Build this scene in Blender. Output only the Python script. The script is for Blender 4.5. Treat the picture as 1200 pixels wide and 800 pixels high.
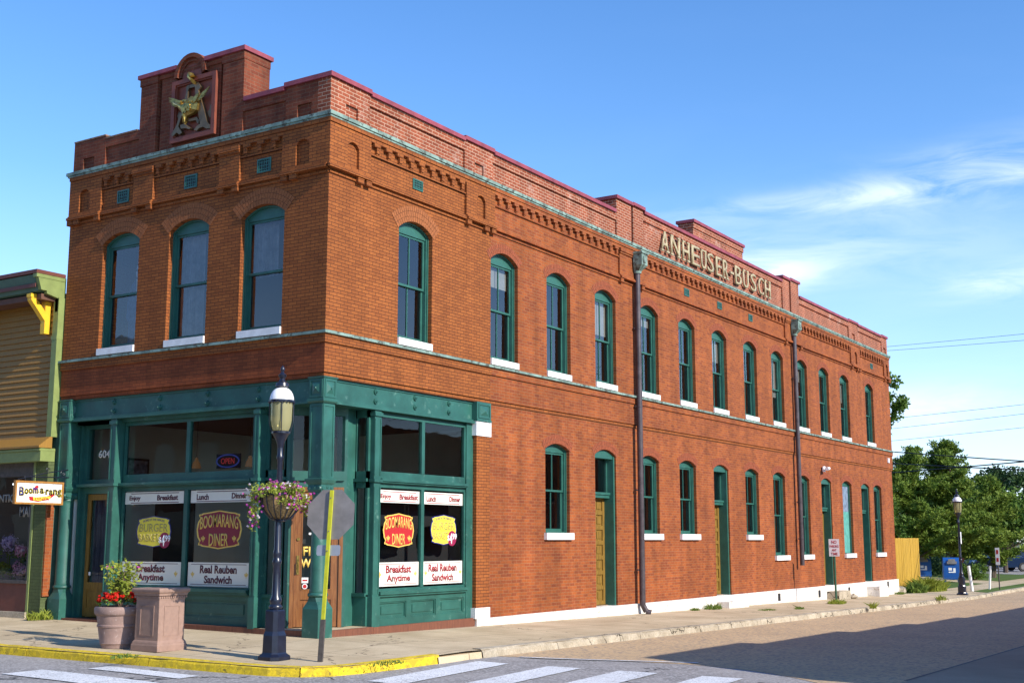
import bpy, bmesh, math, random
from mathutils import Vector, Matrix
R=math.radians
random.seed(7)
scene=bpy.context.scene
for o in list(bpy.data.objects): bpy.data.objects.remove(o)
# ---------------------------------------------------------------- camera
cam_d=bpy.data.cameras.new('camera'); cam=bpy.data.objects.new('camera',cam_d)
scene.collection.objects.link(cam); scene.camera=cam
cam_d.sensor_width=36; cam_d.lens=36*1440.3/1200; cam_d.clip_end=3000; cam_d.clip_start=.1
cam.location=(-16.7955,-14.7741,1.7)
cam.rotation_euler=(R(90+9.175),0,R(32.566-90))
# ---------------------------------------------------------------- world and sun
SUN_AZ=R(5.0); SUN_EL=R(30)        # azimuth measured from -Y towards -X
w=bpy.data.worlds.new('World'); scene.world=w; w.use_nodes=True
nt=w.node_tree; nt.nodes.clear()
def N(nt,t,**k):
    n=nt.nodes.new(t)
    for a,b in k.items():
        if a.startswith('i_'):
            key=a[2:]; key=int(key) if key.isdigit() else key.replace('_',' ')
            n.inputs[key].default_value=b
        else: setattr(n,a,b)
    return n
WISPS=[(.185,.272,.085,.020,-.10,.50),(.30,.262,.12,.009,-.05,.35),(.35,.222,.16,.022,0,.28),(.335,.208,.035,.012,0,.55),(.17,.192,.05,.012,-.1,.55),(.25,.10,.10,.018,0,.4)]
sky=N(nt,'ShaderNodeTexSky',sky_type='NISHITA',sun_disc=False,sun_elevation=SUN_EL,altitude=100,air_density=1.0,dust_density=0.0,ozone_density=2.2)
sky.sun_rotation=R(180)+SUN_AZ
hs=N(nt,'ShaderNodeHueSaturation',i_Hue=.508,i_Saturation=1.26,i_Value=1.40); nt.links.new(sky.outputs[0],hs.inputs['Color'])
tc=N(nt,'ShaderNodeTexCoord'); mp=N(nt,'ShaderNodeMapping'); mp.inputs['Scale'].default_value=(1.6,1.6,7.5); mp.inputs['Rotation'].default_value=(R(4),R(-6),0)
nt.links.new(tc.outputs['Generated'],mp.inputs['Vector'])
nz=N(nt,'ShaderNodeTexNoise',i_Scale=1.55,i_Detail=7.0,i_Roughness=.56,i_Distortion=.5); nt.links.new(mp.outputs[0],nz.inputs['Vector'])
cr=N(nt,'ShaderNodeValToRGB'); cr.color_ramp.elements[0].position=.43; cr.color_ramp.elements[1].position=.80; nt.links.new(nz.outputs['Fac'],cr.inputs[0])
mx=N(nt,'ShaderNodeMix',data_type='RGBA'); mx.inputs[7].default_value=(8.6,9.8,12.5,1)
mu=N(nt,'ShaderNodeMath',operation='MULTIPLY'); mu.inputs[1].default_value=.16; nt.links.new(cr.outputs[0],mu.inputs[0])
# fewer clouds towards the left of the street (a direction in the sky, +Y side)
sp=N(nt,'ShaderNodeSeparateXYZ'); nt.links.new(tc.outputs['Generated'],sp.inputs[0])
mr=N(nt,'ShaderNodeMapRange'); mr.inputs['From Min'].default_value=.62; mr.inputs['From Max'].default_value=.12; nt.links.new(sp.outputs['Y'],mr.inputs['Value'])
mrz=N(nt,'ShaderNodeMapRange'); mrz.inputs['From Min'].default_value=.42; mrz.inputs['From Max'].default_value=.12; nt.links.new(sp.outputs['Z'],mrz.inputs['Value'])
mrx=N(nt,'ShaderNodeMapRange'); mrx.inputs['From Min'].default_value=.0; mrx.inputs['From Max'].default_value=-.4; nt.links.new(sp.outputs['X'],mrx.inputs['Value'])
mxx=N(nt,'ShaderNodeMath',operation='MAXIMUM'); nt.links.new(mr.outputs[0],mxx.inputs[0]); nt.links.new(mrx.outputs[0],mxx.inputs[1])
mm=N(nt,'ShaderNodeMath',operation='MULTIPLY'); nt.links.new(mxx.outputs[0],mm.inputs[0]); nt.links.new(mrz.outputs[0],mm.inputs[1])
mu2=N(nt,'ShaderNodeMath',operation='MULTIPLY'); nt.links.new(mu.outputs[0],mu2.inputs[0]); nt.links.new(mm.outputs[0],mu2.inputs[1])
nt.links.new(mu2.outputs[0],mx.inputs[0]); nt.links.new(hs.outputs[0],mx.inputs[6])
# soft haze low in the sky and a few drawn-out wisps, each an ellipse of cloud at a direction
hzr=N(nt,'ShaderNodeMapRange'); hzr.inputs['From Min'].default_value=.28; hzr.inputs['From Max'].default_value=.0; hzr.inputs['To Max'].default_value=.55; nt.links.new(sp.outputs['Z'],hzr.inputs['Value'])
mh=N(nt,'ShaderNodeMix',data_type='RGBA'); mh.inputs[7].default_value=(3.9,5.3,9.2,1); nt.links.new(hzr.outputs[0],mh.inputs[0]); nt.links.new(mx.outputs[2],mh.inputs[6])
def op(o,a,b):
    n=N(nt,'ShaderNodeMath',operation=o)
    for i,v in enumerate((a,b)):
        if isinstance(v,(int,float)): n.inputs[i].default_value=v
        elif v is not None: nt.links.new(v,n.inputs[i])
    return n.outputs[0]
mpf=N(nt,'ShaderNodeMapping'); mpf.inputs['Scale'].default_value=(5,5,22); nt.links.new(tc.outputs['Generated'],mpf.inputs[0])
nfz=N(nt,'ShaderNodeTexNoise',i_Scale=2.2,i_Detail=8.0,i_Roughness=.6,i_Distortion=.6); nt.links.new(mpf.outputs[0],nfz.inputs['Vector'])
nfr=N(nt,'ShaderNodeMapRange'); nfr.inputs['From Min'].default_value=.33; nfr.inputs['From Max'].default_value=.62; nt.links.new(nfz.outputs['Fac'],nfr.inputs['Value'])
tot=None
for y0,z0,ly,lz,sl,amp in WISPS:
    dy=op('SUBTRACT',sp.outputs['Y'],y0); dz=op('SUBTRACT',op('SUBTRACT',sp.outputs['Z'],z0),op('MULTIPLY',dy,sl))
    e=op('ADD',op('POWER',op('DIVIDE',dy,ly),2.0),op('POWER',op('DIVIDE',dz,lz),2.0)); g=op('MULTIPLY',op('EXPONENT',op('MULTIPLY',e,-1.0),None),amp)
    tot=g if tot is None else op('ADD',tot,g)
tot=op('MULTIPLY',tot,nfr.outputs[0]); tot=op('MULTIPLY',tot,op('GREATER_THAN',sp.outputs['X'],0.0))
mw=N(nt,'ShaderNodeMix',data_type='RGBA'); mw.inputs[7].default_value=(7.6,8.2,9.8,1); nt.links.new(tot,mw.inputs[0]); nt.links.new(mh.outputs[2],mw.inputs[6]); mx=mw
bg=N(nt,'ShaderNodeBackground',i_Strength=.14); nt.links.new(mx.outputs[2],bg.inputs[0])
wo=N(nt,'ShaderNodeOutputWorld'); nt.links.new(bg.outputs[0],wo.inputs[0])
sd=bpy.data.lights.new('sun','SUN'); sd.energy=5.0; sd.angle=R(.5); sd.color=(1,.93,.82)
sun=bpy.data.objects.new('sun',sd); scene.collection.objects.link(sun)
sv=Vector((-math.sin(SUN_AZ)*math.cos(SUN_EL),-math.cos(SUN_AZ)*math.cos(SUN_EL),math.sin(SUN_EL)))
sun.rotation_euler=sv.to_track_quat('Z','Y').to_euler(); sun.location=(0,-30,30)
vs=scene.view_settings; vs.view_transform='Standard'; vs.look='None'; vs.gamma=1; vs.use_curve_mapping=False; vs.exposure=0.35
scene.render.engine='CYCLES'

# ---------------------------------------------------------------- helpers
COL=scene.collection
def link(o,parent=None):
    COL.objects.link(o)
    if parent: o.parent=parent
    return o
def empty(name,loc=(0,0,0),rz=0):
    o=bpy.data.objects.new(name,None); o.location=loc; o.rotation_euler=(0,0,rz); o.empty_display_size=.2
    return link(o)
def tag(o,label=None,cat=None,group=None,kind=None):
    if label: o['label']=label
    if cat: o['category']=cat
    if group: o['group']=group
    if kind: o['kind']=kind
    return o
def copy_tree(o,parent=None,loc=None):
    c=o.copy(); COL.objects.link(c); c.parent=parent
    if loc is not None: c.location=loc
    for ch in list(o.children): copy_tree(ch,c)
    return c
class F:      # a facade frame: u along the wall, d into the building, z up
    def __init__(s,kind): s.k=kind; s.dir=1 if kind=='side' else -1
    def __call__(s,u,d,z): return Vector((u,d,z)) if s.k=='side' else Vector((d,u,z))
SIDE=F('side'); FRONT=F('front')
class MB:
    def __init__(s): s.b=bmesh.new()
    def face(s,pts):
        vs_=[s.b.verts.new(p) for p in pts]
        try: return s.b.faces.new(vs_)
        except ValueError: return None
    def hexa(s,p):   # 8 corners: bottom 4 ccw, top 4
        v=[s.b.verts.new(q) for q in p]
        for f in ((3,2,1,0),(4,5,6,7),(0,1,5,4),(1,2,6,5),(2,3,7,6),(3,0,4,7)): s.b.faces.new([v[i] for i in f])
    def box(s,x0,x1,y0,y1,z0,z1):
        if x1<x0:x0,x1=x1,x0
        if y1<y0:y0,y1=y1,y0
        if z1<z0:z0,z1=z1,z0
        s.hexa([(x0,y0,z0),(x1,y0,z0),(x1,y1,z0),(x0,y1,z0),(x0,y0,z1),(x1,y0,z1),(x1,y1,z1),(x0,y1,z1)])
    def fb(s,f,u0,u1,d0,d1,z0,z1):
        a=f(u0,d0,z0); b=f(u1,d1,z1); s.box(a.x,b.x,a.y,b.y,a.z,b.z)
    def prism(s,pts,vec):   # polygon pts (3d, planar) extruded by vec
        vec=Vector(vec); pts=[Vector(p) for p in pts]
        n=Vector((0,0,0))
        for i in range(len(pts)): n+=pts[i].cross(pts[(i+1)%len(pts)])
        if n.dot(vec)>0: pts=pts[::-1]
        a=[s.b.verts.new(p) for p in pts]; c=[s.b.verts.new(p+vec) for p in pts]
        k=len(pts)
        s.b.faces.new(a); s.b.faces.new(c[::-1])
        for i in range(k): s.b.faces.new([a[(i+1)%k],a[i],c[i],c[(i+1)%k]])
    def cyl(s,p0,p1,r0,r1=None,n=10,caps=True):
        if r1 is None:r1=r0
        p0=Vector(p0);p1=Vector(p1);ax=(p1-p0).normalized()
        t=Vector((0,0,1)) if abs(ax.z)<.9 else Vector((1,0,0))
        a=ax.cross(t).normalized(); c=ax.cross(a)
        A=[s.b.verts.new(p0+(a*math.cos(2*math.pi*i/n)+c*math.sin(2*math.pi*i/n))*r0) for i in range(n)]
        B=[s.b.verts.new(p1+(a*math.cos(2*math.pi*i/n)+c*math.sin(2*math.pi*i/n))*r1) for i in range(n)]
        for i in range(n): s.b.faces.new([A[i],A[(i+1)%n],B[(i+1)%n],B[i]])
        if caps:
            s.b.faces.new(A[::-1]); s.b.faces.new(B)
    def tube(s,pts,r,n=8):
        for i in range(len(pts)-1): s.cyl(pts[i],pts[i+1],r if not isinstance(r,list) else r[i],r if not isinstance(r,list) else r[i+1],n)
    def lathe(s,cx,cy,prof,n=20,rot=0,sq=1.0):
        rings=[]
        for r,z in prof:
            rings.append([s.b.verts.new((cx+r*sq*math.cos(rot+2*math.pi*i/n),cy+r*math.sin(rot+2*math.pi*i/n),z)) for i in range(n)])
        for k in range(len(rings)-1):
            for i in range(n): s.b.faces.new([rings[k][i],rings[k][(i+1)%n],rings[k+1][(i+1)%n],rings[k+1][i]])
        s.b.faces.new(rings[0][::-1]); s.b.faces.new(rings[-1])
    def ball(s,c,r,n=10,sz=1.0,m=6):
        prof=[(max(.001,r*math.sin(math.pi*i/m)),c[2]-r*sz*math.cos(math.pi*i/m)) for i in range(m+1)]
        s.lathe(c[0],c[1],prof,n)
    def build(s,name,mat,parent=None,smooth=False,origin=None,bevel=0):
        me=bpy.data.meshes.new(name)
        if bevel>0:
            es=[e for e in s.b.edges if len(e.link_faces)==2 and e.calc_face_angle(0)>.5]
            bmesh.ops.bevel(s.b,geom=es,offset=bevel,segments=1,affect='EDGES',clamp_overlap=True)
        if origin is not None: bmesh.ops.translate(s.b,verts=s.b.verts,vec=-Vector(origin))
        s.b.normal_update(); s.b.to_mesh(me); s.b.free()
        if isinstance(mat,(list,tuple)):
            for m in mat: me.materials.append(m)
        else: me.materials.append(mat)
        if smooth:
            me.polygons.foreach_set('use_smooth',[True]*len(me.polygons))
            try: me.set_sharp_from_angle(angle=R(40))
            except Exception: pass
        o=bpy.data.objects.new(name,me)
        if origin is not None: o.location=origin
        return link(o,parent)
# ---------------------------------------------------------------- materials
def mat(name):
    m=bpy.data.materials.new(name); m.use_nodes=True; return m,m.node_tree,m.node_tree.nodes['Principled BSDF']
def paint(name,col,rough=.55,var=.12,scale=6.0,metal=0,bump=.0,bscale=60,spec=.5,wear=None,wearamt=.62):
    m,nt,p=mat(name)
    tc=N(nt,'ShaderNodeTexCoord'); n=N(nt,'ShaderNodeTexNoise',i_Scale=scale,i_Detail=6.0,i_Roughness=.6); nt.links.new(tc.outputs['Object'],n.inputs['Vector'])
    mr=N(nt,'ShaderNodeMapRange'); mr.inputs['To Min'].default_value=1-var*1.6; mr.inputs['To Max'].default_value=1+var*1.6
    mr.inputs['From Min'].default_value=.3; mr.inputs['From Max'].default_value=.7; nt.links.new(n.outputs['Fac'],mr.inputs['Value'])
    mx=N(nt,'ShaderNodeMix',data_type='RGBA',blend_type='MULTIPLY'); mx.inputs[0].default_value=1; mx.inputs[6].default_value=(*col,1)
    nt.links.new(mr.outputs[0],mx.inputs[7]); out=mx.outputs[2]
    if wear:
        n2=N(nt,'ShaderNodeTexNoise',i_Scale=scale*2.3,i_Detail=8.0,i_Roughness=.7); nt.links.new(tc.outputs['Object'],n2.inputs['Vector'])
        r2=N(nt,'ShaderNodeValToRGB'); r2.color_ramp.elements[0].position=wearamt; r2.color_ramp.elements[1].position=wearamt+.1; nt.links.new(n2.outputs['Fac'],r2.inputs[0])
        m2=N(nt,'ShaderNodeMix',data_type='RGBA'); nt.links.new(r2.outputs[0],m2.inputs[0]); nt.links.new(out,m2.inputs[6]); m2.inputs[7].default_value=(*wear,1); out=m2.outputs[2]
    nt.links.new(out,p.inputs['Base Color'])
    p.inputs['Roughness'].default_value=rough; p.inputs['Metallic'].default_value=metal; p.inputs['Specular IOR Level'].default_value=spec
    if bump>0:
        n3=N(nt,'ShaderNodeTexNoise',i_Scale=bscale,i_Detail=4.0); nt.links.new(tc.outputs['Object'],n3.inputs['Vector'])
        b=N(nt,'ShaderNodeBump',i_Strength=bump,i_Distance=.01); nt.links.new(n3.outputs['Fac'],b.inputs['Height']); nt.links.new(b.outputs[0],p.inputs['Normal'])
    return m
def brick(name,c1,c2,mortar,bw=.21,rh=.0677,ms=.007,stain=.18,eff=None,effpos=.6,bump=.5,dark=None,darkpos=.6):
    m,nt,p=mat(name)
    tc=N(nt,'ShaderNodeTexCoord'); sp=N(nt,'ShaderNodeSeparateXYZ'); nt.links.new(tc.outputs['Object'],sp.inputs[0])
    ad=N(nt,'ShaderNodeMath',operation='ADD'); nt.links.new(sp.outputs[0],ad.inputs[0]); nt.links.new(sp.outputs[1],ad.inputs[1])
    cb=N(nt,'ShaderNodeCombineXYZ'); nt.links.new(ad.outputs[0],cb.inputs[0]); nt.links.new(sp.outputs[2],cb.inputs[1])
    br=N(nt,'ShaderNodeTexBrick'); nt.links.new(cb.outputs[0],br.inputs['Vector'])
    for k,v in {'Scale':1.0,'Mortar Size':ms,'Mortar Smooth':.25,'Bias':-.1,'Brick Width':bw,'Row Height':rh}.items(): br.inputs[k].default_value=v
    br.inputs['Color1'].default_value=(*c1,1); br.inputs['Color2'].default_value=(*c2,1); br.inputs['Mortar'].default_value=(*mortar,1)
    out=br.outputs['Color']
    if dark:      # scattered over-burnt bricks: second, sparser brick pattern
        b2=N(nt,'ShaderNodeTexBrick'); nt.links.new(cb.outputs[0],b2.inputs['Vector'])
        for k,v in {'Scale':1.0,'Mortar Size':ms,'Mortar Smooth':.25,'Bias':-.86,'Brick Width':bw,'Row Height':rh}.items(): b2.inputs[k].default_value=v
        b2.inputs['Color1'].default_value=(0,0,0,1); b2.inputs['Color2'].default_value=(1,1,1,1); b2.inputs['Mortar'].default_value=(0,0,0,1)
        s2=N(nt,'ShaderNodeValToRGB'); s2.color_ramp.elements[0].position=.12; s2.color_ramp.elements[1].position=.3; nt.links.new(b2.outputs['Color'],s2.inputs[0])
        nd=N(nt,'ShaderNodeTexNoise',i_Scale=1.1,i_Detail=4.0); nt.links.new(tc.outputs['Object'],nd.inputs['Vector'])
        rd=N(nt,'ShaderNodeMapRange'); rd.inputs['From Min'].default_value=.38; rd.inputs['From Max'].default_value=.62; nt.links.new(nd.outputs['Fac'],rd.inputs['Value'])
        md=N(nt,'ShaderNodeMath',operation='MULTIPLY'); nt.links.new(s2.outputs[0],md.inputs[0]); nt.links.new(rd.outputs[0],md.inputs[1])
        mxd=N(nt,'ShaderNodeMix',data_type='RGBA'); nt.links.new(md.outputs[0],mxd.inputs[0]); nt.links.new(out,mxd.inputs[6]); mxd.inputs[7].default_value=(*dark,1); out=mxd.outputs[2]
    n=N(nt,'ShaderNodeTexNoise',i_Scale=.9,i_Detail=8.0,i_Roughness=.65); nt.links.new(tc.outputs['Object'],n.inputs['Vector'])
    mr=N(nt,'ShaderNodeMapRange'); mr.inputs['From Min'].default_value=.3; mr.inputs['From Max'].default_value=.7
    mr.inputs['To Min'].default_value=1-stain; mr.inputs['To Max'].default_value=1+stain; nt.links.new(n.outputs['Fac'],mr.inputs['Value'])
    mx=N(nt,'ShaderNodeMix',data_type='RGBA',blend_type='MULTIPLY'); mx.inputs[0].default_value=1; nt.links.new(out,mx.inputs[6]); nt.links.new(mr.outputs[0],mx.inputs[7]); out=mx.outputs[2]
    ms2=N(nt,'ShaderNodeMapping'); ms2.inputs['Scale'].default_value=(2.6,2.6,.22); nt.links.new(tc.outputs['Object'],ms2.inputs[0])
    nk=N(nt,'ShaderNodeTexNoise',i_Scale=1.0,i_Detail=7.0,i_Roughness=.6); nt.links.new(ms2.outputs[0],nk.inputs['Vector'])
    mk_=N(nt,'ShaderNodeMapRange'); mk_.inputs['From Min'].default_value=.35; mk_.inputs['From Max'].default_value=.65; mk_.inputs['To Min'].default_value=1-stain*.9; mk_.inputs['To Max'].default_value=1+stain*.7; nt.links.new(nk.outputs['Fac'],mk_.inputs['Value'])
    mx=N(nt,'ShaderNodeMix',data_type='RGBA',blend_type='MULTIPLY'); mx.inputs[0].default_value=1; nt.links.new(out,mx.inputs[6]); nt.links.new(mk_.outputs[0],mx.inputs[7]); out=mx.outputs[2]
    nf=N(nt,'ShaderNodeTexNoise',i_Scale=22.0,i_Detail=6.0,i_Roughness=.75); nt.links.new(tc.outputs['Object'],nf.inputs['Vector'])
    mf=N(nt,'ShaderNodeMapRange'); mf.inputs['From Min'].default_value=.25; mf.inputs['From Max'].default_value=.75; mf.inputs['To Min'].default_value=.80; mf.inputs['To Max'].default_value=1.20; nt.links.new(nf.outputs['Fac'],mf.inputs['Value'])
    mx=N(nt,'ShaderNodeMix',data_type='RGBA',blend_type='MULTIPLY'); mx.inputs[0].default_value=1; nt.links.new(out,mx.inputs[6]); nt.links.new(mf.outputs[0],mx.inputs[7]); out=mx.outputs[2]
    if eff:
        n2=N(nt,'ShaderNodeTexNoise',i_Scale=1.6,i_Detail=9.0,i_Roughness=.75); nt.links.new(tc.outputs['Object'],n2.inputs['Vector'])
        r2=N(nt,'ShaderNodeValToRGB'); r2.color_ramp.elements[0].position=effpos; r2.color_ramp.elements[1].position=effpos+.16; nt.links.new(n2.outputs['Fac'],r2.inputs[0])
        m2=N(nt,'ShaderNodeMix',data_type='RGBA'); mm_=N(nt,'ShaderNodeMath',operation='MULTIPLY'); mm_.inputs[1].default_value=.6; nt.links.new(r2.outputs[0],mm_.inputs[0])
        nt.links.new(mm_.outputs[0],m2.inputs[0]); nt.links.new(out,m2.inputs[6]); m2.inputs[7].default_value=(*eff,1); out=m2.outputs[2]
    nt.links.new(out,p.inputs['Base Color']); p.inputs['Roughness'].default_value=.85; p.inputs['Specular IOR Level'].default_value=.25
    iv=N(nt,'ShaderNodeMath',operation='SUBTRACT'); iv.inputs[0].default_value=1; nt.links.new(br.outputs['Fac'],iv.inputs[1])
    a2=N(nt,'ShaderNodeMath',operation='MULTIPLY_ADD'); nt.links.new(nf.outputs['Fac'],a2.inputs[0]); a2.inputs[1].default_value=.5; nt.links.new(iv.outputs[0],a2.inputs[2])
    b=N(nt,'ShaderNodeBump',i_Strength=bump,i_Distance=.008); nt.links.new(a2.outputs[0],b.inputs['Height']); nt.links.new(b.outputs[0],p.inputs['Normal'])
    return m
def glass(name,tint=(.75,.8,.82),refl=1.0,rough=.02):
    m,nt,p=mat(name); nt.nodes.remove(p)
    out=nt.nodes['Material Output']
    t=N(nt,'ShaderNodeBsdfTransparent'); t.inputs[0].default_value=(*tint,1)
    g=N(nt,'ShaderNodeBsdfGlossy'); g.inputs['Roughness'].default_value=rough; g.inputs[0].default_value=(.95,.97,1,1)
    fr=N(nt,'ShaderNodeFresnel',i_IOR=1.5)
    tcn=N(nt,'ShaderNodeTexCoord'); nn=N(nt,'ShaderNodeTexNoise',i_Scale=1.3,i_Detail=2.0); nt.links.new(tcn.outputs['Object'],nn.inputs['Vector'])
    b=N(nt,'ShaderNodeBump',i_Strength=.10,i_Distance=.03); nt.links.new(nn.outputs['Fac'],b.inputs['Height']); nt.links.new(b.outputs[0],g.inputs['Normal'])
    mu=N(nt,'ShaderNodeMath',operation='MULTIPLY'); mu.use_clamp=True; mu.inputs[1].default_value=1.8*refl; nt.links.new(fr.outputs[0],mu.inputs[0])
    mx=N(nt,'ShaderNodeMixShader'); nt.links.new(mu.outputs[0],mx.inputs[0]); nt.links.new(t.outputs[0],mx.inputs[1]); nt.links.new(g.outputs[0],mx.inputs[2])
    nt.links.new(mx.outputs[0],out.inputs[0]); return m
def foliage(name,c1,c2,scale=1.5,trans=.25):
    m,nt,p=mat(name)
    tc=N(nt,'ShaderNodeTexCoord'); n=N(nt,'ShaderNodeTexNoise',i_Scale=scale,i_Detail=5.0,i_Roughness=.7); nt.links.new(tc.outputs['Object'],n.inputs['Vector'])
    mr=N(nt,'ShaderNodeMapRange'); mr.inputs['From Min'].default_value=.33; mr.inputs['From Max'].default_value=.67; nt.links.new(n.outputs['Fac'],mr.inputs['Value'])
    mx=N(nt,'ShaderNodeMix',data_type='RGBA'); mx.inputs[6].default_value=(*c1,1); mx.inputs[7].default_value=(*c2,1); nt.links.new(mr.outputs[0],mx.inputs[0])
    nt.links.new(mx.outputs[2],p.inputs['Base Color']); p.inputs['Roughness'].default_value=.6; p.inputs['Specular IOR Level'].default_value=.2
    tr=N(nt,'ShaderNodeBsdfTranslucent'); nt.links.new(mx.outputs[2],tr.inputs[0])
    ms=N(nt,'ShaderNodeMixShader'); ms.inputs[0].default_value=trans; out=nt.nodes['Material Output']
    nt.links.new(p.outputs[0],ms.inputs[1]); nt.links.new(tr.outputs[0],ms.inputs[2]); nt.links.new(ms.outputs[0],out.inputs[0])
    return m
def emit(name,col,st):
    m,nt,p=mat(name); p.inputs['Base Color'].default_value=(*col,1); p.inputs['Emission Color'].default_value=(*col,1); p.inputs['Emission Strength'].default_value=st; return m
def groundmat(name,c1,c2,fine=160,big=.6,speck=None,rough=.9,bump=.4,crack=None,fvar=.3,joint=None):
    m,nt,p=mat(name)
    tc=N(nt,'ShaderNodeTexCoord')
    n=N(nt,'ShaderNodeTexNoise',i_Scale=big,i_Detail=8.0,i_Roughness=.65); nt.links.new(tc.outputs['Object'],n.inputs['Vector'])
    mr=N(nt,'ShaderNodeMapRange'); mr.inputs['From Min'].default_value=.32; mr.inputs['From Max'].default_value=.68; nt.links.new(n.outputs['Fac'],mr.inputs['Value'])
    mx=N(nt,'ShaderNodeMix',data_type='RGBA'); mx.inputs[6].default_value=(*c1,1); mx.inputs[7].default_value=(*c2,1); nt.links.new(mr.outputs[0],mx.inputs[0]); out=mx.outputs[2]
    vo=N(nt,'ShaderNodeTexNoise',i_Scale=float(fine),i_Detail=5.0,i_Roughness=.8); nt.links.new(tc.outputs['Object'],vo.inputs['Vector'])
    m2=N(nt,'ShaderNodeMapRange'); m2.inputs['From Min'].default_value=.3; m2.inputs['From Max'].default_value=.7; m2.inputs['To Min'].default_value=1-fvar; m2.inputs['To Max'].default_value=1+fvar; nt.links.new(vo.outputs['Fac'],m2.inputs['Value'])
    mm_=N(nt,'ShaderNodeMix',data_type='RGBA',blend_type='MULTIPLY'); mm_.inputs[0].default_value=1; nt.links.new(out,mm_.inputs[6]); nt.links.new(m2.outputs[0],mm_.inputs[7]); out=mm_.outputs[2]
    if speck:
        v=N(nt,'ShaderNodeTexVoronoi',i_Scale=float(fine)*.45); nt.links.new(tc.outputs['Object'],v.inputs['Vector'])
        rr=N(nt,'ShaderNodeValToRGB'); rr.color_ramp.elements[0].position=.62; rr.color_ramp.elements[1].position=.8
        sr=N(nt,'ShaderNodeSeparateColor'); nt.links.new(v.outputs['Color'],sr.inputs[0]); nt.links.new(sr.outputs[0],rr.inputs[0])
        m3=N(nt,'ShaderNodeMix',data_type='RGBA'); nt.links.new(rr.outputs[0],m3.inputs[0]); nt.links.new(out,m3.inputs[6]); m3.inputs[7].default_value=(*speck,1); out=m3.outputs[2]
    if crack:
        v=N(nt,'ShaderNodeTexVoronoi',feature='DISTANCE_TO_EDGE',i_Scale=crack[0]); 
        ds=N(nt,'ShaderNodeTexNoise',i_Scale=2.5,i_Detail=5.0); nt.links.new(tc.outputs['Object'],ds.inputs['Vector'])
        va=N(nt,'ShaderNodeVectorMath',operation='MULTIPLY_ADD'); va.inputs[1].default_value=(.9,.9,.9); nt.links.new(ds.outputs['Color'],va.inputs[0]); nt.links.new(tc.outputs['Object'],va.inputs[2]); nt.links.new(va.outputs[0],v.inputs['Vector'])
        lt=N(nt,'ShaderNodeMath',operation='LESS_THAN'); lt.inputs[1].default_value=crack[1]; nt.links.new(v.outputs['Distance'],lt.inputs[0])
        nm=N(nt,'ShaderNodeTexNoise',i_Scale=.5); nt.links.new(tc.outputs['Object'],nm.inputs['Vector'])
        gt=N(nt,'ShaderNodeMath',operation='GREATER_THAN'); gt.inputs[1].default_value=.47; nt.links.new(nm.outputs['Fac'],gt.inputs[0])
        ml=N(nt,'ShaderNodeMath',operation='MULTIPLY'); nt.links.new(lt.outputs[0],ml.inputs[0]); nt.links.new(gt.outputs[0],ml.inputs[1])
        m3=N(nt,'ShaderNodeMix',data_type='RGBA'); nt.links.new(ml.outputs[0],m3.inputs[0]); nt.links.new(out,m3.inputs[6]); m3.inputs[7].default_value=(*crack[2],1); out=m3.outputs[2]
    if joint:    # (spacing, width, colour): tooled joints of a concrete walk
        sp=N(nt,'ShaderNodeSeparateXYZ'); nt.links.new(tc.outputs['Object'],sp.inputs[0]); prev=None
        for ax in (0,1):
            a=N(nt,'ShaderNodeMath',operation='PINGPONG'); a.inputs[1].default_value=joint[0]/2; nt.links.new(sp.outputs[ax],a.inputs[0])
            l=N(nt,'ShaderNodeMath',operation='LESS_THAN'); l.inputs[1].default_value=joint[1]; nt.links.new(a.outputs[0],l.inputs[0])
            if prev is None: prev=l
            else:
                q=N(nt,'ShaderNodeMath',operation='MAXIMUM'); nt.links.new(prev.outputs[0],q.inputs[0]); nt.links.new(l.outputs[0],q.inputs[1]); prev=q
        m3=N(nt,'ShaderNodeMix',data_type='RGBA'); nt.links.new(prev.outputs[0],m3.inputs[0]); nt.links.new(out,m3.inputs[6]); m3.inputs[7].default_value=(*joint[2],1); out=m3.outputs[2]
    nt.links.new(out,p.inputs['Base Color']); p.inputs['Roughness'].default_value=rough; p.inputs['Specular IOR Level'].default_value=.3
    b=N(nt,'ShaderNodeBump',i_Strength=bump,i_Distance=.01); nt.links.new(vo.outputs['Fac'],b.inputs['Height']); nt.links.new(b.outputs[0],p.inputs['Normal'])
    return m
def woodmat(name,c1,c2,scale=1.0,rough=.5):
    m,nt,p=mat(name)
    tc=N(nt,'ShaderNodeTexCoord'); mp=N(nt,'ShaderNodeMapping'); mp.inputs['Scale'].default_value=(18*scale,18*scale,1.6*scale); nt.links.new(tc.outputs['Object'],mp.inputs[0])
    n=N(nt,'ShaderNodeTexNoise',i_Scale=2.0,i_Detail=6.0,i_Roughness=.6,i_Distortion=.6); nt.links.new(mp.outputs[0],n.inputs['Vector'])
    mr=N(nt,'ShaderNodeMapRange'); mr.inputs['From Min'].default_value=.35; mr.inputs['From Max'].default_value=.65; nt.links.new(n.outputs['Fac'],mr.inputs['Value'])
    mx=N(nt,'ShaderNodeMix',data_type='RGBA'); mx.inputs[6].default_value=(*c1,1); mx.inputs[7].default_value=(*c2,1); nt.links.new(mr.outputs[0],mx.inputs[0])
    nt.links.new(mx.outputs[2],p.inputs['Base Color']); p.inputs['Roughness'].default_value=rough
    return m
M={}
M['pressed']=brick('pressed_brick',(.315,.098,.024),(.235,.069,.018),(.085,.027,.012),bw=.205,rh=.0655,ms=.0065,stain=.11,bump=.4,eff=(.42,.19,.11),effpos=.66)
M['common']=brick('common_brick',(.305,.080,.020),(.195,.047,.018),(.29,.125,.055),bw=.215,rh=.0700,ms=.0065,stain=.2,eff=(.40,.20,.13),effpos=.66,dark=(.060,.020,.022),bump=.6)
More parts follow.
